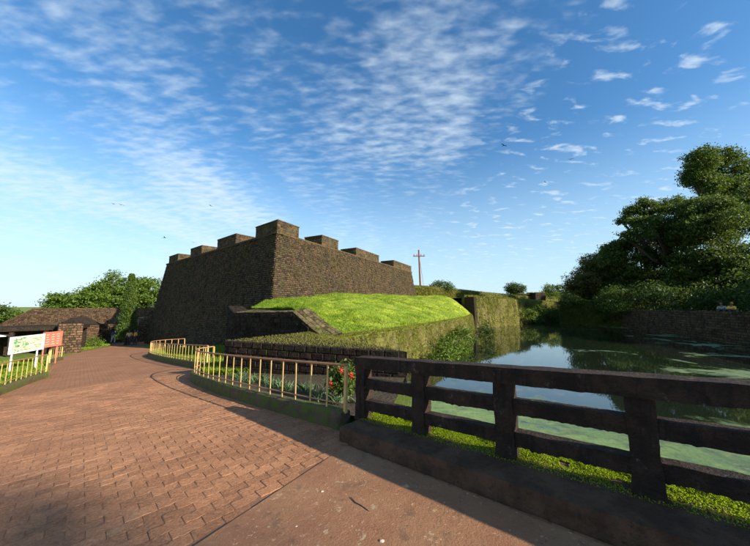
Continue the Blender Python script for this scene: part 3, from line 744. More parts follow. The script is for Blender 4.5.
for i in range(15000):
    t = rs.random(); k_ = min(int(t * 4), 3); w_ = w2[k_].lerp(w2[k_ + 1], t * 4 - k_); z0 = zt2[k_] + (zt2[k_ + 1] - zt2[k_]) * (t * 4 - k_)
    if rs.random() < .4: tp.append((w_.x - rs.random() * 1.1, w_.y + rs.random() * 1.1, z0)); continue
    z = z0 - 4.5 * rs.random() ** 1.2
    if fbm(w_.x * 1.5, z * .5, .6, 7.) < -.05: continue
    dn = Vector((.70, -.71)); e = (z0 - z) * .08 + .06; hp.append((w_.x + dn.x * e, w_.y + dn.y * e, z)); hd.append((dn.x * .35, dn.y * .35, rs.uniform(-.9, .4)))
V, F = join([blades(np.array(tp), .3, .03, .6), blades(np.array(hp), .42, .03, .35, unit(np.array(hd)))]); o = link('wall_grass', np_mesh('wall_grass', V, F), 'blade_dry', mw2); o['kind'] = 'stuff'

# long rampart behind, with grassy top
rp = thing('rampart_wall', 'long low grass topped rampart running behind the bank past the leaning pole', 'wall', (10, 48, 1))
mb = MB(); rw = [Vector((5.2, 47.5)), Vector((9.6, 49.8)), Vector((15, 54)), Vector((22.3, 60.5)), Vector((34, 70)), Vector((58, 86))]; rz_ = [4.95, 4.9, 4.75, 4.55, 4.2, 4.2]
rst = MB()
for i, (fa_, fb_, a, b, za, zb_) in enumerate(wall_strip(mb, rw, lambda i: rz_[i], -1., 3., .12)):
    stone_face(rst, ((fa_.x, fa_.y, -1), (fb_.x, fb_.y, -1), (b.x, b.y, zb_), (a.x, a.y, za)), 22, .6, rs)
mb.build('core', 'stone_moss', rp); rst.build('face_stones', 'stone_moss', rp)['kind'] = 'stuff'
tp, hp, hd = [], [], []
for i in range(14000):
    t = rs.random(); k_ = min(int(t * 5), 4); f = t * 5 - k_; w_ = rw[k_].lerp(rw[k_ + 1], f); z0 = rz_[k_] + (rz_[k_ + 1] - rz_[k_]) * f
    if rs.random() < .35: tp.append((w_.x - rs.random() * .8, w_.y + rs.random() * .8, z0)); continue
    z = z0 - 3.2 * rs.random(); hp.append((w_.x + .68 * (z0 - z) * .12 + .06, w_.y - .73 * (z0 - z) * .12 - .06, z)); hd.append((.25, -.25, rs.uniform(-.9, .5)))
V, F = join([blades(np.array(tp), .28, .03, .6), blades(np.array(hp), .45, .035, .3, unit(np.array(hd)))]); o = link('wall_grass', np_mesh('wall_grass', V, F), 'blade_dry', rp); o['kind'] = 'stuff'
# turf filling between bank, far moat wall and rampart
mb = sheet([(3.8, 42.5), (11.5, 38.0), (18, 42.8), (25.5, 50), (34.5, 59.2), (43, 68), (55, 80), (34, 69), (22.3, 59.8), (15, 53.2), (9.6, 49.2), (5, 47)], lambda x, y: 2.62 + .15 * fbm(x, y, .3), 1.5)
mb.build('rear_turf', 'bank', smooth=True)['kind'] = 'structure'

# stone blocks at the far end of the moat
def ruin(name, label, p, e, rz, z0):
    t = thing(name, label, 'ruin', (p[0], p[1], z0)); mb = MB(); mb.box((p[0], p[1], z0 + e[2] / 2), e, rz); c_, s_ = math.cos(rz), math.sin(rz)
    for sx_, sy_ in ((-1, -1), (1, -1), (1, 1), (-1, 1)): pass
    cs = [(p[0] + x * c_ - y * s_, p[1] + x * s_ + y * c_) for x, y in ((-e[0] / 2, -e[1] / 2), (e[0] / 2, -e[1] / 2), (e[0] / 2, e[1] / 2), (-e[0] / 2, e[1] / 2))]
    for i in range(4):
        a, b = cs[i], cs[(i + 1) % 4]; stone_face(mb, ((*a, z0), (*b, z0), (*b, z0 + e[2]), (*a, z0 + e[2])), max(2, int(e[2] / .25)), .5, rs)
    mb.build('block', 'stone_dark', t)
    V, F = blades(np.array([(p[0] + rs.uniform(-.5, .5) * e[0], p[1] + rs.uniform(-.5, .5) * e[1], z0 + e[2]) for _ in range(500)]), .25, .03, .6); link('turf', np_mesh('turf', V, F), 'blade_dry', t)['kind'] = 'stuff'
ruin('ruined_block', 'small dark stone block beside the round tree at the far end of the moat', (38.6, 74.5), (3.0, 2, 3.6), .6, 1.)
ruin('ruined_block', 'wider dark stone block with grassy top at the far end of the moat', (42.6, 75.), (4.4, 2.4, 4.0), .5, 1.)
ruin('ruined_block', 'low dark stone wall stub standing above the far end of the water', (44.8, 69.5), (5, 2, 3.9), .7, -2.5)

# right bank wall
rbw = thing('moat_wall', 'straight dark shaded moat wall under the big trees on the far bank', 'wall', (28, 20, WATER))
mb = MB(); st = MB(); w3 = [Vector((34.95, 40.4)), Vector((31.2, 30)), Vector((27.75, 20.9)), Vector((23.9, 10.4)), Vector((20.0, 0)), Vector((16.3, -10.2))]
for i, (fa_, fb_, a, b, za, zb_) in enumerate(wall_strip(mb, w3, 1.16, -2.8, .7, .05)):
    stone_face(st, ((fa_.x, fa_.y, -2.8), (fb_.x, fb_.y, -2.8), (b.x, b.y, zb_), (a.x, a.y, za)), 18, .42, rs)
mb.build('core', 'stone_dark', rbw); st.build('face_stones', 'stone', rbw)['kind'] = 'stuff'
rb2 = thing('moat_wall', 'taller vegetated moat wall stepping out beyond the straight dark one on the tree side', 'wall', (33, 45, WATER))
mb = MB(); st = MB(); w4 = [Vector((50, 66)), Vector((31.5, 48.5)), Vector((33.2, 44.6)), Vector((35.6, 40.6)), Vector((37.5, 40.2))]; z4 = [2.2, 2.55, 2.5, 2.3, 2.2]
for i, (fa_, fb_, a, b, za, zb_) in enumerate(wall_strip(mb, w4, lambda i: z4[i], -2.8, .8, .05)):
    stone_face(st, ((fa_.x, fa_.y, -2.8), (fb_.x, fb_.y, -2.8), (b.x, b.y, zb_), (a.x, a.y, za)), 20, .45, rs)
mb.build('core', 'stone_moss', rb2); st.build('face_stones', 'stone_moss', rb2)['kind'] = 'stuff'
hp, hd = [], []
for i in range(7000):
    t = rs.random() * 3; k_ = min(int(t), 2); w_ = w4[k_].lerp(w4[k_ + 1], t - k_); z = 2.5 - 3.6 * rs.random() ** 1.4
    hp.append((w_.x - .12 - (2.5 - z) * .05, w_.y - .06, z)); hd.append((-.4, -.15, rs.uniform(-1, .3)))
V, F = blades(np.array(hp), .5, .03, .4, unit(np.array(hd))); o = link('wall_creeper', np_mesh('wall_creeper', V, F), 'leaf_mid', rb2); o['kind'] = 'stuff'

# ------------------------------------------------------------------ garden fences and kerbs
def along(pts, step):
    L = [0]
    for a, b in zip(pts, pts[1:]): L.append(L[-1] + (Vector(b) - Vector(a)).length)
    n = max(2, round(L[-1] / step)); out = []
    for i in range(n + 1):
        t = L[-1] * i / n
        for k in range(len(pts) - 1):
            if t <= L[k + 1] + 1e-6: out.append(Vector(pts[k]).lerp(Vector(pts[k + 1]), (t - L[k]) / (L[k + 1] - L[k]))); break
    return out
def smooth(pts, it=3):
    for _ in range(it):
        q = [pts[0]]
        for a, b in zip(pts, pts[1:]): a, b = Vector(a), Vector(b); q += [tuple(a.lerp(b, .25)), tuple(a.lerp(b, .75))]
        pts = q + [pts[-1]]
    return pts
def kerb(path, hgt, side, wid=.22):
    P = along(smooth(path), .12); mb = MB(); n = len(P)
    for i, p in enumerate(P):
        d_ = (P[min(i + 1, n - 1)] - P[max(i - 1, 0)]).normalized(); nn = Vector((d_.y, -d_.x)) * side
        for (o, h) in ((0, -.2), (.005, hgt * .5), (.015, hgt - .02), (.045, hgt), (wid - .04, hgt), (wid, hgt - .03), (wid, -.2)):
            q = p + nn * o; z = slope(q.x, q.y) + h; v = Vector((q.x, q.y, z)); nv = noise.noise_vector(v * 7) * .014; v += Vector((nn.x * nv.x, nn.y * nv.x, nv.y)); mb.v.append(tuple(v))
    k = 7
    for i in range(n - 1):
        for j in range(k - 1):
            q = (i * k + j, (i + 1) * k + j, (i + 1) * k + j + 1, i * k + j + 1); mb.f.append(q if side > 0 else q[::-1])
    mb.f.append(tuple(range(k))); mb.f.append(tuple((n - 1) * k + j for j in reversed(range(k))))
    mb.build('garden_kerb', 'gkerb', smooth=True)['kind'] = 'structure'
def fence(path, hk, ht, side, label, off=.11, step=.42, group=None):
    P0_ = along(smooth(path), .1); n = len(P0_); P = []
    for i, p in enumerate(P0_):
        d_ = (P0_[min(i + 1, n - 1)] - P0_[max(i - 1, 0)]).normalized(); P.append(p + Vector((d_.y, -d_.x)) * side * off)
    c = P[len(P) // 2]; t = thing('garden_fence', label, 'fence', (c.x, c.y, slope(c.x, c.y) + hk), group)
    pp = along([tuple(p) for p in P], step)
    for i, p in enumerate(pp):
        z = slope(p.x, p.y); d_ = pp[min(i + 1, len(pp) - 1)] - pp[max(i - 1, 0)]; mb = MB()
        lx, ly = rs.uniform(-.012, .012), rs.uniform(-.012, .012); e = (.030, .012) if 0 < i < len(pp) - 1 else (.045, .045); rz = math.atan2(d_.y, d_.x)
        co, si = math.cos(rz), math.sin(rz)
        q = [(x * co - y * si, x * si + y * co) for x, y in ((-e[0] / 2, -e[1] / 2), (e[0] / 2, -e[1] / 2), (e[0] / 2, e[1] / 2), (-e[0] / 2, e[1] / 2))]
        mb.hexa([(p.x + x, p.y + y, z + hk - .03) for x, y in q], [(p.x + x + lx, p.y + y + ly, z + ht - .014) for x, y in q]); mb.build('post', 'paint', t)
    mb = MB(); mb.tube([(p.x, p.y, slope(p.x, p.y) + ht) for p in P], .020, 8); mb.build('top_rail', 'rust', t, smooth=True)
    mb = MB(); mb.tube([(p.x, p.y, slope(p.x, p.y) + hk + .09) for p in P], .013, 6); mb.build('bottom_rail', 'rust', t, smooth=True)
F1 = [(-.52, 4.42), (-1.87, 5.51), (-3.71, 7.07), (-5.0, 8.3), (-5.78, 9.12), (-6.3, 10.0), (-6.15, 10.9)]
F2 = [(-6.75, 11.5), (-7.85, 12.39), (-10.65, 14.79), (-13.0, 17.0), (-14.85, 18.9), (-16.0, 20.6), (-16.2, 22.0), (-15.0, 22.8)]
F3 = [(-9.1, 6.3), (-10.74, 8.46), (-12.4, 10.7), (-13.0, 11.7)]
F4 = [(-17.6, 15.9), (-19.2, 17.2), (-20.4, 18.5), (-21.4, 20.0)]
kerb(F1, .27, 1); kerb(F2, .27, 1); kerb(F3, .24, -1); kerb(F4, .24, -1)
fence(F1, .27, .94, 1, 'yellow post garden fence with brown rails joining the bridge railing')
fence(F2, .27, .94, 1, 'curved yellow garden fence rounding the grass below the shaded bastion face')
fence(F3, .24, .90, -1, 'yellow garden fence in front of the white map board')
fence(F4, .24, .90, -1, 'short yellow garden fence below the red notice board')

def grass_poly(poly, n, hgt, wid, dz, name, label, mat='blade'):
    xs = [p[0] for p in poly]; ys = [p[1] for p in poly]; P = []
    while len(P) < n:
        p = (rs.uniform(min(xs), max(xs)), rs.uniform(min(ys), max(ys)))
        if inside(p, poly): P.append((p[0], p[1], slope(*p) + dz))
    V, F = blades(np.array(P), hgt, wid, .45); tag(link(name, np_mesh(name, V, F), mat), label, 'grass', kind='stuff')
def bed(poly, dz, mat='ground'): sheet(poly, lambda x, y: slope(x, y) + dz + .02 * fbm(x, y, 1.5), .6).build('garden_bed', mat, smooth=True)['kind'] = 'structure'
B1p = [(-.3, 4.55), (-1.73, 5.70), (-3.57, 7.25), (-4.85, 8.45), (-5.55, 9.25), (-6.0, 10.1), (-6.5, 11.2), (-5.2, 11.2), (-4.96, 9.7), (-1.5, 8.25), (.75, 7.3), (.35, 5.2), (.2, 4.5)]
M['soil'] = m_simple('garden_soil', (.05, .035, .022), (.075, .06, .03), 3, 1., 1., .04, 14)
bed(B1p, .17, 'soil')
B2p = [(-6.5, 11.2), (-7.65, 12.5), (-10.5, 14.9), (-12.9, 17.1), (-14.6, 19.0), (-15.7, 20.7), (-15.9, 21.9), (-15, 22.6), (-12, 23.0), (-9.3, 20.4), (-7.4, 16.6), (-6.9, 14.2), (-5.2, 11.2)]
bed(B2p, .17)
grass_poly(B2p, 16000, .15, .014, .18, 'lawn_grass', 'green lawn between the curved fence and the bastion foot')
grass_poly([(-4.6, 9.0), (-5.5, 9.35), (-6.0, 10.2), (-6.4, 11.2), (-5.2, 11.2), (-4.96, 9.7), (-3.6, 9.1)], 4500, .16, .009, .18, 'lawn_grass', 'green lawn at the corner of the dark spur wall')
B3p = [(-9.3, 6.2), (-10.95, 8.35), (-12.6, 10.6), (-13.2, 11.9), (-16.4, 14.4), (-17.8, 15.7), (-19.4, 17.0), (-20.6, 18.3), (-24, 19), (-24, 12), (-16, 5), (-12, 4)]
bed(B3p, .14)
grass_poly(B3p, 20000, .13, .014, .15, 'lawn_grass', 'green lawn under the white map board')
B4p = [(-26.9, 26.3), (-29.8, 32.6), (-32.4, 35.0), (-33.6, 34.0), (-29, 28.5)]
kerb([(-26.8, 26.2), (-29.7, 32.7), (-32.4, 35.2)], .16, -1, .2); bed(B4p, .13)
grass_poly(B4p, 3500, .12, .02, .14, 'lawn_grass', 'small kerbed grass patch beside the laterite gate pier')

# planting behind the near fence: strap-leaved lilies, each a plant
for i in range(30):
    a = .2 + i * .172; t = a / 5.4; p = Vector((-.35, 4.95)).lerp(Vector((-4.3, 8.6)), t) + Vector((rs.uniform(-.05, .3), rs.uniform(-.05, .35)))
    z = slope(p.x, p.y) + .17; n_ = 26; base = np.tile(np.array([p.x, p.y, z]), (n_, 1)) + rng.normal(size=(n_, 3)) * [.05, .05, 0]
    dv = rng.normal(size=(n_, 3)); dv[:, 2] = np.abs(dv[:, 2]) + .5; V, F = blades(base, .20, .011, .4, unit(dv))
    tag(link('lily_plant', np_mesh('lily_plant', V, F), 'strap'), 'low pale green strap leaved plant growing along the dark wall behind the fence', 'plant', 'strap leaved plants behind the fence')
# ixora with red flower heads
ix = thing('flowering_shrub', 'small green shrub with red flower heads beside the end post of the bridge railing', 'shrub', (-.58, 5.5, slope(-.58, 5.5) + .17))
cc = []
for i in range(60):
    v = rng.normal(size=3); v /= np.linalg.norm(v); v = v * rs.uniform(.5, 1) * np.array([.27, .25, .30]); c0 = np.array([-.58, 5.5, .22]) + v
    cc.append(c0 + rng.normal(size=(26, 3)) * .055)
V, F = leaves(np.concatenate(cc), .075, .4, aspect=.5); link('foliage', np_mesh('foliage', V, F), 'leaf_mid', ix)
mb = MB()
for i in range(6): w = i * 1.05; mb.tube([(-.58, 5.5, -.16), (-.58 + .1 * math.cos(w), 5.5 + .1 * math.sin(w), .1), (-.58 + .2 * math.cos(w), 5.5 + .2 * math.sin(w), .36)], [.014, .01, .005], 5)
mb.build('stems', 'bark', ix)
for c0 in ((-.80, 5.28, .20), (-.60, 5.24, .46), (-.43, 5.28, .36)):
    V, F = leaves(np.array(c0) + rng.normal(size=(60, 3)) * .022, .026, .6, aspect=.8); link('flower_head', np_mesh('flower_head', V, F), 'petal', ix)

# ------------------------------------------------------------------ trees
def tree(name, label, base, blobs, leafmat, leaf=.3, per=42, clumps=1.0, trunk_r=.3, group=None, cat='tree', up=.5, flat=.6, limbs=True, lean=(0, 0), pads=0):
    """blobs: list of (centre, radii); the crown is many small leaf clumps spread through the blobs"""
    base = Vector(base); t = thing(name, label, cat, tuple(base), group)
    top = max(blobs, key=lambda b: b[1][0] * b[1][2]); cen = Vector(top[0]); mb = MB()
    fork = base.lerp(cen, .45) + Vector((lean[0], lean[1], 0))
    mb.tube([base - Vector((0, 0, .4)), base + Vector((0, 0, .3)), base.lerp(fork, .5) + Vector((trunk_r * .6, 0, 0)), fork], [trunk_r * 1.35, trunk_r, trunk_r * .85, trunk_r * .7], 9)
    parts = []
    if pads:
        nb = []
        for c, r in blobs:
            for q in range(pads):
                v = unit(rng.normal(size=3)); f = rng.uniform(.55, .95); e = rng.uniform(.26, .5)
                nb.append((tuple(np.array(c) + v * np.array(r) * f), (r[0] * e, r[1] * e, r[2] * e * .85)))
            nb.append((c, tuple(q * .74 for q in r)))
        blobs = nb
    for c, r in blobs:
        c = np.array(c, float); r = np.array(r, float); vol = r[0] * r[1] * r[2]; n = max(5, int(clumps * 16 * vol ** (2 / 3) / (leaf / .3) ** 1.2))
        v = unit(rng.normal(size=(n, 3))); rad = rng.uniform(.35, 1, n) ** .45
        wob = np.array([1 + .28 * noise.noise(Vector(q * 2.3 + c)) for q in v]); cl_ = c + v * (rad * wob)[:, None] * r
        cs = leaf * 1.9
        pts = np.repeat(cl_, per, 0) + rng.normal(size=(n * per, 3)) * np.array([cs, cs, cs * flat]) * .62
        parts.append(leaves(pts, leaf, up, np.repeat(v, per, 0) * .5))
        if limbs and (not pads or rng.uniform() < .2):
            c_ = Vector(c)
            mid = fork.lerp(c_, .5) + Vector((0, 0, -.08 * (c_ - fork).length)); mb.tube([fork, mid, c_], [trunk_r * .55, trunk_r * .38, trunk_r * .2], 6)
            for q in range(6 if not pads else 2):
                e = Vector(cl_[rs.randrange(n)]); mb.tube([mid.lerp(c_, rs.uniform(.2, 1)), c_.lerp(e, .5) + Vector((0, 0, -.1)), e], [trunk_r * .2, trunk_r * .12, trunk_r * .04], 5)
    mb.build('trunk', 'bark', t, smooth=True)
    V, F = join(parts); link('crown', np_mesh('crown', V, F), leafmat, t)
    return t
RG = 'trees along the far moat bank'
tree('broadleaf_tree', 'rounded olive green tree at the end of the far bank tree row', (41.5, 53.5, 1.0), [((36.3, 49.4, 5.4), (3.8, 3.3, 3.1)), ((40.7, 51.0, 8.1), (3.6, 3.1, 3.2)), ((37.2, 52.6, 4.0), (2.0, 1.7, 1.9)), ((42.6, 50.2, 9.4), (2.5, 2.1, 2.1))], 'leaf_olive', 0.32, 40, 1.0, .36, group=RG, pads=7)
tree('broadleaf_tree', 'dense dark green tree overhanging the corner where the two tree side moat walls meet', (46.0, 49.0, 1.0), [((41.7, 45.4, 8.7), (4.2, 3.5, 3.9)), ((46.5, 47.0, 11.7), (4.0, 3.4, 3.7)), ((42.9, 48.6, 5.2), (4.1, 3.5, 3.4)), ((39.2, 46.2, 10.7), (2.0, 1.7, 1.5)), ((46.1, 47.8, 4.3), (5.1, 4.3, 3.4))], 'leaf_tree', 0.32, 40, 1.0, .36, group=RG, pads=7)
tree('broadleaf_tree', 'tiered tree with flat spreading sprays of leaves reaching out over the water', (47.0, 44.5, 1.0), [((41.3, 41.4, 13.9), (2.9, 2.5, 1.2)), ((40.4, 43.0, 16.6), (1.5, 1.3, 0.6)), ((40.7, 44.6, 15.5), (1.3, 1.1, 0.5)), ((43.7, 42.2, 15.6), (2.2, 1.9, 1.5)), ((47.8, 43.8, 17.4), (3.1, 2.6, 1.5)), ((39.1, 41.4, 12.3), (2.2, 1.9, 0.9)), ((47.9, 43.0, 13.9), (4.0, 3.4, 3.0)), ((40.0, 44.6, 11.8), (1.4, 1.2, 0.6)), ((41.8, 42.2, 17.4), (1.0, 0.9, 0.6))], 'leaf_tree', 0.30, 40, 1.0, .36, group=RG, pads=7)
tree('broadleaf_tree', 'broad dark tree with pale trunk behind the two seated people', (49.0, 40.6, 1.0), [((46.1, 38.4, 12.6), (4.3, 3.7, 4.1)), ((52.7, 40.0, 14.5), (4.2, 3.6, 4.2)), ((47.8, 41.6, 9.1), (5.0, 4.2, 4.1)), ((50.3, 39.2, 7.7), (4.7, 4.0, 4.2)), ((45.4, 40.8, 4.6), (3.7, 3.2, 2.6)), ((46.1, 38.4, 15.6), (3.3, 2.8, 1.9))], 'leaf_tree', 0.32, 40, 1.0, .36, group=RG, pads=7)
tree('broadleaf_tree', 'tallest tree rising above the others on the far bank', (62.0, 51.0, 1.0), [((58.7, 48.4, 26.6), (3.1, 2.6, 2.6)), ((63.6, 50.0, 29.2), (3.5, 3.0, 2.1)), ((68.7, 51.6, 27.3), (4.4, 3.7, 3.6)), ((60.8, 49.2, 23.5), (3.8, 3.3, 2.3)), ((66.8, 50.8, 22.4), (4.3, 3.7, 3.2)), ((56.8, 48.4, 24.7), (1.4, 1.2, 1.2))], 'leaf_mid', 0.36, 40, 1.0, .36, group=RG, pads=7)
tree('broadleaf_tree', 'spreading dark tree shading the water further along the straight moat wall', (50, 14, 1.0), [((48, 13, 8.5), (5.5, 6, 3.6)), ((51, 18, 9.5), (5, 5, 3.6)), ((49, 7, 8), (5, 5, 3.5)), ((46, 20, 5.5), (4, 4, 2.6))], 'leaf_tree', .45, 36, .8, .45, group=RG, pads=7)
for q_, (x, y, h, w) in enumerate(((56, 60, 9, 6), (66, 68, 10, 7), (72, 90, 11, 8), (60, 92, 8, 6), (62, 50, 11, 7), (60, 38, 12, 7), (82, 100, 12, 8), (50, 101, 6, 5))):
    tree('distant_tree', 'bushy distant tree in the wood beyond the far end of the moat', (x, y, 1.0), [((x, y, 1 + h * .55), (w, w * .7, h * .42)), ((x - w * .6, y, 1 + h * .36), (w * .6, w * .5, h * .32)), ((x + w * .6, y, 1 + h * .4), (w * .6, w * .5, h * .35))], 'leaf_mid' if q_ % 2 else 'leaf_tree', .55, 34, .7, .35, group='wood beyond the moat')
# tree behind the photographer on the far bank: its edge shades the paving
tree('broadleaf_tree', 'far bank tree beside the bridge whose shadow reaches the red paving', (44.0, -25.0, 1.0), [((40.0, -22.0, 19.35), (.75, .8, .45)), ((41.6, -22.8, 18.7), (1.1, 1.1, .7)), ((43.2, -25, 16.0), (2.4, 2.4, 1.9)), ((44, -25, 12.5), (3.6, 3.6, 2.8))], 'leaf_mid', .34, 44, 1.3, .4)

LG = 'trees behind the gate wall'
def lt(label, x0, Y, ztop, wid, mat, seed):
    z0 = -3.4; X = (x0 - 375) / 283 * Y; h = ztop - z0; r = random.Random(seed)
    bl = [((X, Y, z0 + h * .70), (wid * .62, wid * .6, h * .28))]
    for i in range(6): w = i * 1.05 + r.random(); bl.append(((X + wid * .62 * math.cos(w), Y + wid * .5 * math.sin(w), z0 + h * r.uniform(.42, .72)), (wid * .45, wid * .45, h * .15)))
    return tree('broadleaf_tree', label, (X, Y, z0), bl, mat, .45, 36, .8, .35, group=LG, pads=5)
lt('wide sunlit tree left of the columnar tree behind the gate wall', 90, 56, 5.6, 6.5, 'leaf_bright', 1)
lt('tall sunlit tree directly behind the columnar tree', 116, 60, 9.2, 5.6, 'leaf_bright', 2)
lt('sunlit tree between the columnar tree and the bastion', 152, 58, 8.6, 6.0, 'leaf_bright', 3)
lt('low tree at the sloping end of the gate wall', 4, 52, 2.1, 5.0, 'leaf_mid', 4)
lt('small tree showing just over the middle of the gate wall', 72, 62, 3.6, 4.5, 'leaf_mid', 5)
# columnar tree
ct = thing('columnar_tree', 'tall narrow drooping columnar tree standing before the gate wall', 'tree', (-29.0, 33.6, -2.95))
mb = MB(); mb.tube([(-29.0, 33.6, -3.05), (-29.0, 33.6, 1), (-29.0, 33.6, 4.9)], [.16, .11, .03], 7); mb.build('trunk', 'bark', ct)
n_ = 9000; z = rng.uniform(0, 1, n_); rr_ = (.98 - .76 * z ** 1.5) * rng.uniform(.5, 1.05, n_) * (1 + .15 * np.sin(z * 40 + rng.uniform(0, 1, n_) * 2)); an = rng.uniform(0, 2 * np.pi, n_)
Cn = np.stack([-29.0 + rr_ * np.cos(an), 33.6 + rr_ * np.sin(an), -2.2 + 7.6 * z], 1); outv = np.stack([np.cos(an), np.sin(an), 0 * an], 1)
V, F = leaves(Cn, .26, -.1, outv * .8, .28); link('crown', np_mesh('crown', V, F), 'leaf_mid', ct)
# round far tree, shrubs
tree('round_tree', 'small round topped tree standing alone at the far end of the moat', (36.8, 74.5, 1.2), [((36.8, 74.5, 6.3), (2.3, 2.2, 1.5)), ((35.6, 74.3, 6.0), (1.3, 1.3, 1.)), ((38.1, 74.4, 5.8), (1.3, 1.3, 1.))], 'leaf_dark', .3, 40, 1.2, .18, limbs=False)
def bush(label, blobs, mat, leaf=.16, per=46, clumps=1.3, group=None):
    c = blobs[0]; b = (c[0][0], c[0][1], c[0][2] - c[1][2])
    t = tree('bush', label, b, blobs, mat, leaf, per, clumps, .05, group, 'bush', .6, .7, False); return t
bush('bright green bush growing at the waterline below the mossy moat wall', [((4.2, 16.6, -.95), (.8, 1.0, .55)), ((5.0, 18.2, -.9), (.8, 1.2, .65)), ((6.2, 20.4, -.75), (.8, 1.2, .8)), ((3.5, 15.2, -1.1), (.6, .7, .35))], 'leaf_bright', .15, 46, 1.2)
bush('dark upright bush at the waterline near the end of the mossy moat wall', [((9.3, 24.0, -.6), (.6, .7, .9))], 'leaf_dark', .16)
bush('rounded shrub peeping over the rampart beside the pole', [((12.6, 53.5, 5.1), (2.6, 1.6, 1.1))], 'leaf_mid', .26)
bush('loose light green bush hanging on the far moat wall', [((27.0, 48.2, .9), (1.6, 1.2, 1.4)), ((25.0, 46.6, .2), (1.3, 1, 1.1)), ((28.5, 50.4, -.4), (1.5, 1, .9))], 'leaf_bright', .24, 36, .9)
bush('dark green bush at the waterline of the far moat wall', [((31.5, 53, -.6), (2.0, 1.2, 1.4)), ((34.5, 56.5, -.4), (2, 1.2, 1.6)), ((37, 59.5, 0), (2, 1.3, 1.8))], 'leaf_mid', .28, 36, .9)
bush('green bush below the low wall stub at the end of the moat', [((41.5, 63.5, -.6), (2.4, 1.4, 1.5)), ((46, 66, -.4), (2.4, 1.6, 1.5))], 'leaf_dark', .3, 36, .9)
bush('dark shrubs under the round tree at the far end of the moat', [((36.5, 72.5, 3.2), (2.6, 1.4, 1.0))], 'leaf_dark', .28, 36)
bush('grassy green bush on top of the far end ruins', [((47.5, 73.5, 4.2), (3.4, 1.6, 1.0)), ((51, 73, 3.4), (2.4, 1.6, .9))], 'leaf_bright', .3, 36, .8)
bush('low creeper bush hanging over the straight moat wall', [((34.2, 42.6, .7), (1.1, 1.2, 1.5)), ((35.4, 40.2, 1.2), (1.2, 1.0, 1.2)), ((33.4, 39.4, 1.6), (1.2, 1.6, .8)), ((32.4, 46.6, 2.4), (1.6, 1.6, 1.0)), ((36.0, 42.5, 3.0), (2.2, 2, 1.4))], 'leaf_mid', .24, 40)
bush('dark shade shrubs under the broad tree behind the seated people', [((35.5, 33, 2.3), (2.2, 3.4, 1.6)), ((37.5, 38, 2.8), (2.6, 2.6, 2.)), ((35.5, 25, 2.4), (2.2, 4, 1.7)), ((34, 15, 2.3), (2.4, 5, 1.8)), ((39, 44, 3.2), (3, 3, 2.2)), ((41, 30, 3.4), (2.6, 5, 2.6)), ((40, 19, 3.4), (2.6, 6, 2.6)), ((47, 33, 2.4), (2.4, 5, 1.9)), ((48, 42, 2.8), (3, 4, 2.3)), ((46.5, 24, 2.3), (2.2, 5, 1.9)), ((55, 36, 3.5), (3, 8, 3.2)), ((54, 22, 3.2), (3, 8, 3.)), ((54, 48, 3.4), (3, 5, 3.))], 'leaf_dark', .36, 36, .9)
bush('small sunlit green shrub beside the gate pier', [((-29.6, 30.4, -2.2), (.6, .6, .6)), ((-30.4, 31.4, -2.3), (.6, .5, .45))], 'leaf_bright', .16, 36)

# ------------------------------------------------------------------ gate side on the left
def wall_thing(name, label, pts, zt, zb, th, mat='stone_far', rows=14, length=.5):
    """pts: list of (Vector2, top z)"""
    c = pts[len(pts) // 2][0]; t = thing(name, label, 'wall', (c.x, c.y, zb)); mb = MB(); st = MB()
    for (a, za), (b, zb_) in zip(pts, pts[1:]):
        d_ = (b - a).normalized(); nn = Vector((d_.y, -d_.x)); f = .08
        fa_, fb_ = a + nn * f * (za - zb), b + nn * f * (zb_ - zb); ba, bb_ = a - nn * th, b - nn * th
        mb.hexa([(fa_.x, fa_.y, zb), (fb_.x, fb_.y, zb), (bb_.x, bb_.y, zb), (ba.x, ba.y, zb)], [(a.x, a.y, za), (b.x, b.y, zb_), (bb_.x, bb_.y, zb_), (ba.x, ba.y, za)])
        stone_face(st, ((fa_.x, fa_.y, zb), (fb_.x, fb_.y, zb), (b.x, b.y, zb_), (a.x, a.y, za)), rows, length, rs)
    mb.build('core', mat, t); st.build('face_stones', 'stone_gate', t)['kind'] = 'stuff'; return t
M['stone_gate'] = m_stone('gate_laterite', (.16, .092, .055), (.115, .072, .042), (.095, .095, .03))
wall_thing('gate_wall', 'long high laterite wall with sloping end behind the entrance', [(Vector((-53.5, 40.5)), -1.2), (Vector((-48.6, 40.5)), 1.25), (Vector((-38, 41.0)), 1.33), (Vector((-24.0, 41.5)), 1.36)], 0, -4.5, 1.2, 'stone_dark', 30, .36)
wall_thing('inner_wall', 'low dark laterite wall behind the walking person in blue', [(Vector((-36.5, 37.6)), -.75), (Vector((-32.5, 38.3)), -.82), (Vector((-29.5, 39.2)), -1.0)], 0, -4.2, .8, 'stone_dark', 18, .33)
wall_thing('inner_wall', 'low sunlit laterite wall between gate pier and walking person', [(Vector((-33.2, 31.6)), -.6), (Vector((-34.2, 35.6)), -.7)], 0, -4.2, .8, 'stone_dark', 18, .33)
wall_thing('gate_pier', 'square brown laterite gate pier next to the red notice board', [(Vector((-27.9, 25.3)), .05), (Vector((-26.9, 26.5)), .02)], 0, -3.8, .9, 'stone_dark', 18, .32)
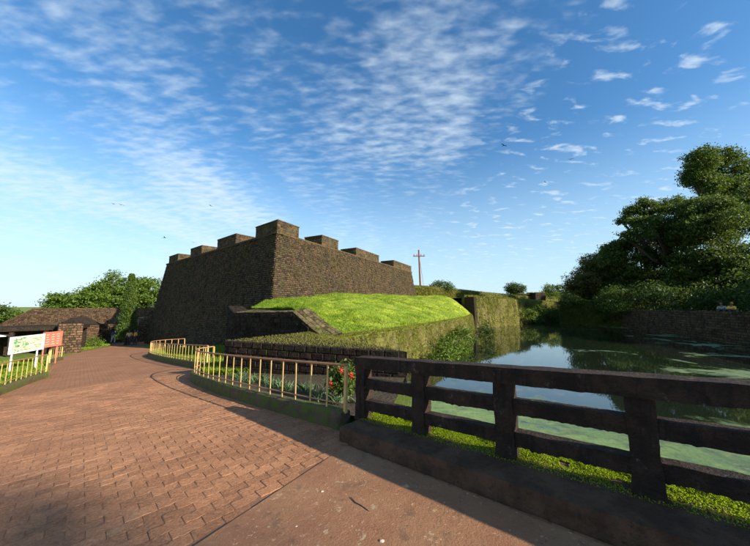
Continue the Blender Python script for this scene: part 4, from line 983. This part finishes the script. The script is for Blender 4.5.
# hut with pyramid roof
hut = thing('stone_hut', 'small stone hut with pointed dark roof behind the gate pier', 'hut', (-36.5, 35.4, -3.2))
mb = MB(); mb.box((-36.5, 35.4, -2.0), (2.6, 2.2, 2.6)); mb.build('wall', 'stone_gate', hut)
mb = MB(); mb.add([(-38.0, 34.1, -.7), (-35., 34.1, -.7), (-35., 36.7, -.7), (-38., 36.7, -.7), (-36.5, 34.5, .25), (-36.5, 36.3, .25)], [(0, 1, 4), (1, 2, 5, 4), (2, 3, 5), (3, 0, 4, 5), (3, 2, 1, 0)]); mb.build('roof', 'stone_dark', hut)
# open shelter behind the boards
sh = thing('roadside_shelter', 'dark open fronted shelter with flat mossy roof behind the notice boards', 'shelter', (-31.5, 26.5, -2.8))
mb = MB(); mb.box((-31.4, 26.6, -.40), (6.6, 3.8, .32), .62); mb.build('roof', 'stone_dark', sh)
mb = MB(); mb.box((-32.4, 28.0, -1.9), (6.2, .3, 2.7), .62); mb.build('back_wall', 'stone_dark', sh)
for q in (-2.9, -.9, 1.1, 2.9):
    x = -31.4 + q * math.cos(.62) + 1.6 * math.sin(.62); y = 26.6 + q * math.sin(.62) - 1.6 * math.cos(.62); mb = MB(); mb.box((x, y, -1.75), (.28, .28, 2.4), .62); mb.build('pillar', 'stone_dark', sh)
# white canopy
M['white'] = m_simple('white_sheet', (.78, .80, .82), (.68, .70, .72), 2, .5, .1, .01, 8)
cnp = thing('white_canopy', 'white pitched tent canopy beyond the left lawn', 'canopy', (-34, 23.6, -2.6))
mb = MB(); q = [(-36.2, 21.9), (-32.4, 22.3), (-31.9, 25.3), (-35.7, 25.1)]
mb.add([(x, y, -.85) for x, y in q] + [(x, y, -1.02) for x, y in q] + [(-34.0, 23.6, -.5)], [(0, 1, 8), (1, 2, 8), (2, 3, 8), (3, 0, 8), (4, 5, 1, 0), (5, 6, 2, 1), (6, 7, 3, 2), (7, 4, 0, 3)]); mb.build('roof', 'white', cnp)
for x, y in q: mb = MB(); mb.tube([(x, y, -2.6), (x, y, -.8)], .03, 6); mb.build('leg', 'white', cnp)

# ---- notice boards
def m_board_map():
    t = MT('map_board_print'); p = t.obj(); s = t.sep(p)
    c = (.66, .63, .42); n = t.noise(t.mapping(p, (1, 1, 1)), 4.5, 4, .6, .6)
    m1 = t.math('MULTIPLY', t.ramp(n, .50, .56), t.ramp(s[0], .12, -.25))
    c = t.mix(m1, c, (.10, .32, .13)); c = t.mix(t.math('MULTIPLY', t.ramp(t.noise(p, 7, 3), .58, .63), .6), c, (.70, .55, .25))
    t.col(c).rough(.45); return t.m
M['map'] = m_board_map(); M['green_ink'] = m_simple('green_ink', (.08, .25, .10), (.12, .3, .14), 9, .5, 0); M['red_board'] = m_simple('red_board', (.52, .17, .11), (.46, .14, .09), 6, .5, 0)
M['ink'] = m_simple('pale_ink', (.75, .55, .45), (.7, .5, .4), 9, .6, 0); M['dark_ink'] = m_simple('grey_ink', (.12, .16, .12), (.2, .22, .18), 9, .6, 0)
def board(name, label, c, w, h, rz, face, frame, z_leg):
    t = thing(name, label, 'sign', c, rz=rz)
    b = MB().box((0, 0, 0), (w, .04, h)); pan = b.build('panel', face, t, loc=(0, 0, 0))
    f = MB()
    for x in (-w / 2, w / 2): f.box((x, -.005, 0), (.05, .06, h + .05))
    for z in (-h / 2, h / 2): f.box((0, -.004, z), (w - .05, .055, .05))
    f.build('frame', frame, t, loc=(0, 0, 0))
    for x in (-w * .38, w * .38): MB().tube([(x, .05, z_leg), (x, .05, h / 2 - .02)], .03, 8).build('leg', 'white' if frame == 'white' else frame, t, loc=(0, 0, 0))
    return pan
g = slope(-16.2, 13.2)
t = board('map_board', 'long white framed board with green site map standing on the lawn', (-15.85, 13.2, -.10), 1.6, .68, R(104), 'map', 'white', g + .10 + .1)
# printed title bars and route marks, too small to read
for i, (x, z, w) in enumerate(((.42, .20, .5), (.45, .12, .36), (-.55, .22, .3), (-.1, -.24, .5), (.2, .0, .22), (-.35, .10, .3), (.5, -.1, .4), (.5, -.18, .3))):
    MB().box((x, -.0225, z), (w, .004, .028)).build('print', 'green_ink' if i % 2 else 'dark_ink', t, loc=(0, 0, 0))
for i in range(9):
    MB().box((-.62 + rs.uniform(0, .62), -.0225, rs.uniform(-.2, .15)), (rs.uniform(.06, .16), .004, rs.uniform(.03, .09))).build('print', 'green_ink', t, loc=(0, 0, 0))
g = slope(-18.5, 16.25)
t = board('notice_board', 'red notice board with pale lettering next to the white map board', (-18.15, 16.25, -.25), 1.1, .78, R(101), 'red_board', 'red_board', g + .25 + .1)
for i in range(5):
    for j in range(3): MB().box((-.32 + j * .32 + rs.uniform(-.02, .02), -.0225, .26 - i * .13), (rs.uniform(.14, .26), .004, .028)).build('print', 'ink', t, loc=(0, 0, 0))

# ------------------------------------------------------------------ pole
po = thing('utility_pole', 'tall rusty pole with cross arm leaning slightly behind the rampart', 'pole', (8.15, 50, 2))
M['pole'] = m_simple('rusty_pole', (.22, .08, .05), (.15, .07, .05), 5, .7, .2)
mb = MB(); mb.tube([(8.2, 50, 1.5), (8.0, 50, 6), (7.85, 50, 11.6)], [.19, .17, .13], 8); mb.build('mast', 'pole', po)
mb = MB(); mb.box((7.86, 49.86, 10.45), (2.1, .14, .16)); arm = mb.build('cross_arm', 'pole', po)
for x in (-.9, -.35, .35, .9): mb = MB(); mb.tube([(7.86 + x, 49.86, 10.5), (7.86 + x, 49.86, 10.72), (7.86 + x, 49.86, 10.8)], [.05, .07, .04], 7); mb.build('insulator', 'pole', arm)
mb = MB(); mb.tube([(7.95, 50, 10.2), (8.5, 50, 6), (8.75, 50, 3.5)], .03, 5); mb.build('stay_wire', 'pole', po)
# slim lamp post by the columnar tree
lp = thing('lamp_post', 'thin grey lamp post beside the columnar tree', 'lamp post', (-28.4, 34.4, -3.0)); M['grey'] = m_simple('grey_metal', (.35, .35, .34), (.28, .28, .27), 5, .5, 0)
MB().tube([(-28.4, 34.4, -3.1), (-28.4, 34.4, .25)], .05, 7).build('mast', 'grey', lp); MB().box((-28.15, 34.4, .22), (.7, .12, .1)).build('lamp_head', 'grey', lp)

# ------------------------------------------------------------------ people
def cloth(name, c): M[name] = m_simple(name, c, tuple(x * .8 for x in c), 6, .85, .2, .01, 40); return name
for n_, c_ in dict(skin=(.22, .11, .07), hair=(.012, .010, .009), shirt_blue=(.10, .14, .42), cloth_white=(.74, .74, .72), trousers_dark=(.05, .05, .06), shirt_beige=(.55, .40, .20), shirt_yellow=(.75, .42, .06), cap_grey=(.25, .30, .26), cloth_yellow=(.75, .45, .05), cloth_pale=(.55, .58, .66), shirt_olive=(.12, .15, .08)).items(): cloth(n_, c_)
def skin_mesh(name, joints, edges, mat, parent, root_i=0, sub=2):
    """joints: list of ((x,y,z), radius)"""
    me = bpy.data.meshes.new(name); me.from_pydata([j[0] for j in joints], edges, []); o = link(name, me, mat, parent, loc=(0, 0, 0))
    o.modifiers.new('skin', 'SKIN').use_smooth_shade = True
    sk = me.skin_vertices[0].data if me.skin_vertices else None
    if sk is None:
        bm = bmesh.new(); bm.from_mesh(me); bm.verts.layers.skin.verify(); bm.to_mesh(me); bm.free(); sk = me.skin_vertices[0].data
    for i, j in enumerate(joints):
        r = j[1] if hasattr(j[1], '__len__') else (j[1], j[1]); sk[i].radius = r; sk[i].use_root = (i == root_i)
    s = o.modifiers.new('sub', 'SUBSURF'); s.levels = sub; s.render_levels = sub
    return o
def head(t, c, tilt=0, hair='hair', skinm='skin', cap=None):
    """head sitting at c (centre), looking along -y of the person"""
    c = Vector(c); mb = MB(); n, k = 14, 10
    for i in range(k + 1):
        th = math.pi * i / k
        for j in range(n):
            w = 2 * math.pi * j / n; x, y, z = .076 * math.sin(th) * math.cos(w), .095 * math.sin(th) * math.sin(w), .118 * math.cos(th)
            if z < -.03: y -= .012; x *= .86
            if abs(x) < .02 and y < -.07 and -.03 < z < .02: y -= .022
            mb.v.append(tuple(c + Vector((x, y, z))))
    for i in range(k):
        for j in range(n): mb.f.append((i * n + j, (i + 1) * n + j, (i + 1) * n + (j + 1) % n, i * n + (j + 1) % n))
    h = mb.build('head', skinm, t, smooth=True, loc=(0, 0, 0)); hb = MB()
    for i in range(6):
        th = math.pi * .60 * i / 5
        for j in range(n):
            w = 2 * math.pi * j / n; x, y, z = .084 * math.sin(th) * math.cos(w), .103 * math.sin(th) * math.sin(w) + .012, .126 * math.cos(th) + .006
            if y < -.03 and z < .06: y = -.03
            hb.v.append(tuple(c + Vector((x, y, z))))
    for i in range(5):
        for j in range(n): hb.f.append((i * n + j, (i + 1) * n + j, (i + 1) * n + (j + 1) % n, i * n + (j + 1) % n))
    hb.build('hair' if not cap else 'cap', cap or hair, h, smooth=True, loc=(0, 0, 0))
    for s in (-1, 1):
        MB().box(tuple(c + Vector((s * .079, .005, -.01))), (.018, .035, .06)).build('ear', skinm, h, loc=(0, 0, 0)); MB().box(tuple(c + Vector((s * .03, -.091, .012))), (.022, .012, .012)).build('eye', 'hair', h, loc=(0, 0, 0))
def walker(label, loc, rz, shirt, legs, bend=.0, scale=1.):
    t = thing('person', label, 'person', loc, rz=rz); t.scale = (scale,) * 3; b = bend
    hip = (0, .0, .92); chest = (0, -.28 * b, 1.34 - .05 * b); neck = (0, -.34 * b - .01, 1.50 - .09 * b); hd = (0, -.36 * b - .03, 1.63 - .12 * b)
    J = [(hip, .13), ((0, -.12 * b, 1.12), .12), (chest, .135), (neck, .055), ((hd[0], hd[1], hd[2] - .03), .05),
         ((.11, 0, .88), .085), ((.12, -.16, .50), .06), ((.12, -.10, .10), .042), ((.12, -.24, .045), .035),
         ((-.11, 0, .88), .085), ((-.12, .05, .48), .06), ((-.12, .24, .12), .042), ((-.12, .13, .04), .035),
         ((.20, chest[1], chest[2] + .06), .055), ((.25, chest[1] + .08, 1.08), .042), ((.24, chest[1] - .10, .86), .033), ((.24, chest[1] - .14, .77), .03),
         ((-.20, chest[1], chest[2] + .06), .055), ((-.25, chest[1] - .06, 1.08), .042), ((-.24, chest[1] - .24, .92), .033), ((-.24, chest[1] - .30, .84), .03)]
    Ed = [(0, 1), (1, 2), (2, 3), (3, 4), (0, 5), (5, 6), (6, 7), (7, 8), (0, 9), (9, 10), (10, 11), (11, 12), (2, 13), (13, 14), (14, 15), (15, 16), (2, 17), (17, 18), (18, 19), (19, 20)]
    skin_mesh('body', J, Ed, 'skin', t)
    up = [0, 1, 2, 13, 14, 17, 18]; skin_mesh('shirt', [(J[i][0], J[i][1] * 1.16 + .012) for i in up], [(0, 1), (1, 2), (2, 3), (3, 4), (2, 5), (5, 6)], shirt, t)
    lo = [0, 5, 6, 7, 9, 10, 11]; skin_mesh('trousers', [(J[i][0], J[i][1] * 1.18 + .012) for i in lo], [(0, 1), (1, 2), (2, 3), (0, 4), (4, 5), (5, 6)], legs, t)
    head(t, hd)
    for q, s in (((.12, -.20, .035), 1), ((-.12, .17, .035), -1)): MB().box(q, (.09, .25, .06)).build('shoe', 'trousers_dark', t, loc=(0, 0, 0))
    return t
walker('person in blue shirt and white trousers walking bent forward on the road by the gate', (-33.0, 36.4, slope(-33, 36.4) + .015), R(60), 'shirt_blue', 'cloth_white', .7)
walker('person in beige shirt and dark trousers standing under the columnar tree', (-28.1, 33.0, slope(-28.1, 33.) + .015), R(20), 'shirt_beige', 'trousers_dark', .1)
walker('person in yellow shirt standing beside the person in beige', (-27.6, 33.2, slope(-27.6, 33.2) + .015), R(-30), 'shirt_yellow', 'trousers_dark', 0.)
def sitter(label, loc, rz, shirt, lean, cap=None):
    t = thing('person', label, 'person', loc, rz=rz)
    ch = (lean, -.06, .42); nk = (lean * 1.3, -.08, .60); hd = (lean * 1.5, -.11, .74)
    J = [((0, 0, .12), .14), ((lean * .5, -.03, .27), .13), (ch, .14), (nk, .055), ((hd[0], hd[1], hd[2] - .03), .05),
         ((.12, -.10, .10), .09), ((.16, -.42, .30), .065), ((.15, -.50, .04), .045), ((-.12, -.10, .10), .09), ((-.16, -.42, .30), .065), ((-.15, -.50, .04), .045),
         ((.2 + lean, -.06, .48), .055), ((.26 + lean, -.16, .24), .042), ((.14, -.38, .28), .033), ((-.2 + lean, -.06, .48), .055), ((-.26 + lean, -.16, .24), .042), ((-.14, -.38, .28), .033)]
    Ed = [(0, 1), (1, 2), (2, 3), (3, 4), (0, 5), (5, 6), (6, 7), (0, 8), (8, 9), (9, 10), (2, 11), (11, 12), (12, 13), (2, 14), (14, 15), (15, 16)]
    skin_mesh('body', J, Ed, 'skin', t)
    up = [0, 1, 2, 11, 12, 14, 15]; skin_mesh('shirt', [(J[i][0], J[i][1] * 1.18 + .012) for i in up], [(0, 1), (1, 2), (2, 3), (3, 4), (2, 5), (5, 6)], shirt, t)
    lo = [0, 5, 6, 7, 8, 9, 10]; skin_mesh('trousers', [(J[i][0], J[i][1] * 1.15 + .01) for i in lo], [(0, 1), (1, 2), (2, 3), (0, 4), (4, 5), (5, 6)], 'trousers_dark', t)
    head(t, hd, cap=cap); return t
sitter('seated person in grey green top behind the straight moat wall', (29.75, 24.4, 1.06), R(-60), 'cap_grey', -.03, None)
sitter('seated person in yellow head covering and pale top behind the straight moat wall', (29.5, 23.65, 1.06), R(-80), 'shirt_yellow', .10, 'cloth_yellow')

# ------------------------------------------------------------------ birds in the sky
M['bird'] = m_simple('bird_dark', (.03, .028, .025), (.05, .045, .04), 9, .8, 0)
for i, (bx_, by_, Yb, s, rz, bank) in enumerate(((512, 140, 60, 1.0, .4, .2), (582, 155, 70, .8, -.5, .1), (104, 203, 70, 1.0, .2, .3), (112, 204, 72, .9, 1., .1), (160, 238, 66, .8, 2., -.2), (190, 243, 60, .7, .7, .3), (205, 205, 60, .6, 1.4, .1), (553, 180, 80, .8, .6, .3))):
    X = (bx_ - 375) / 283 * Yb; Z = 1.6 + (306 - by_) / 283 * Yb * 1.02
    b = thing('bird', 'dark bird of prey soaring on spread wings high above the fort', 'bird', (X, Yb, Z), 'birds soaring over the fort', rz)
    b.rotation_euler = (bank, .1, rz); b.scale = (s * .7,) * 3
    MB().tube([(0, -.42, .0), (0, -.30, .02), (0, 0, 0), (0, .3, -.01), (0, .62, 0)], [.02, .07, .11, .06, .05], 7).build('body', 'bird', b, loc=(0, 0, 0))
    for q in (-1, 1):
        mb = MB(); mb.add([(0, -.16, .03), (0, .16, .02), (q * .55, .16, .16), (q * .6, -.22, .17), (q * 1.15, .12, .13), (q * 1.1, -.10, .14)], [(0, 1, 2, 3), (3, 2, 4, 5)] if q < 0 else [(3, 2, 1, 0), (5, 4, 2, 3)])
        n_ = len(mb.v); mb.add([(x, y, z - .025) for x, y, z in mb.v[:n_]], [(3, 2, 1, 0), (5, 4, 2, 3)] if q < 0 else [(0, 1, 2, 3), (3, 2, 4, 5)]); mb.build('wing', 'bird', b, loc=(0, 0, 0))
    MB().add([(-.05, .5, .01), (.05, .5, .01), (.16, .9, 0), (-.16, .9, 0), (0, .6, -.03)], [(0, 1, 2, 3), (0, 3, 4), (3, 2, 4), (2, 1, 4), (1, 0, 4)]).build('tail', 'bird', b, loc=(0, 0, 0))
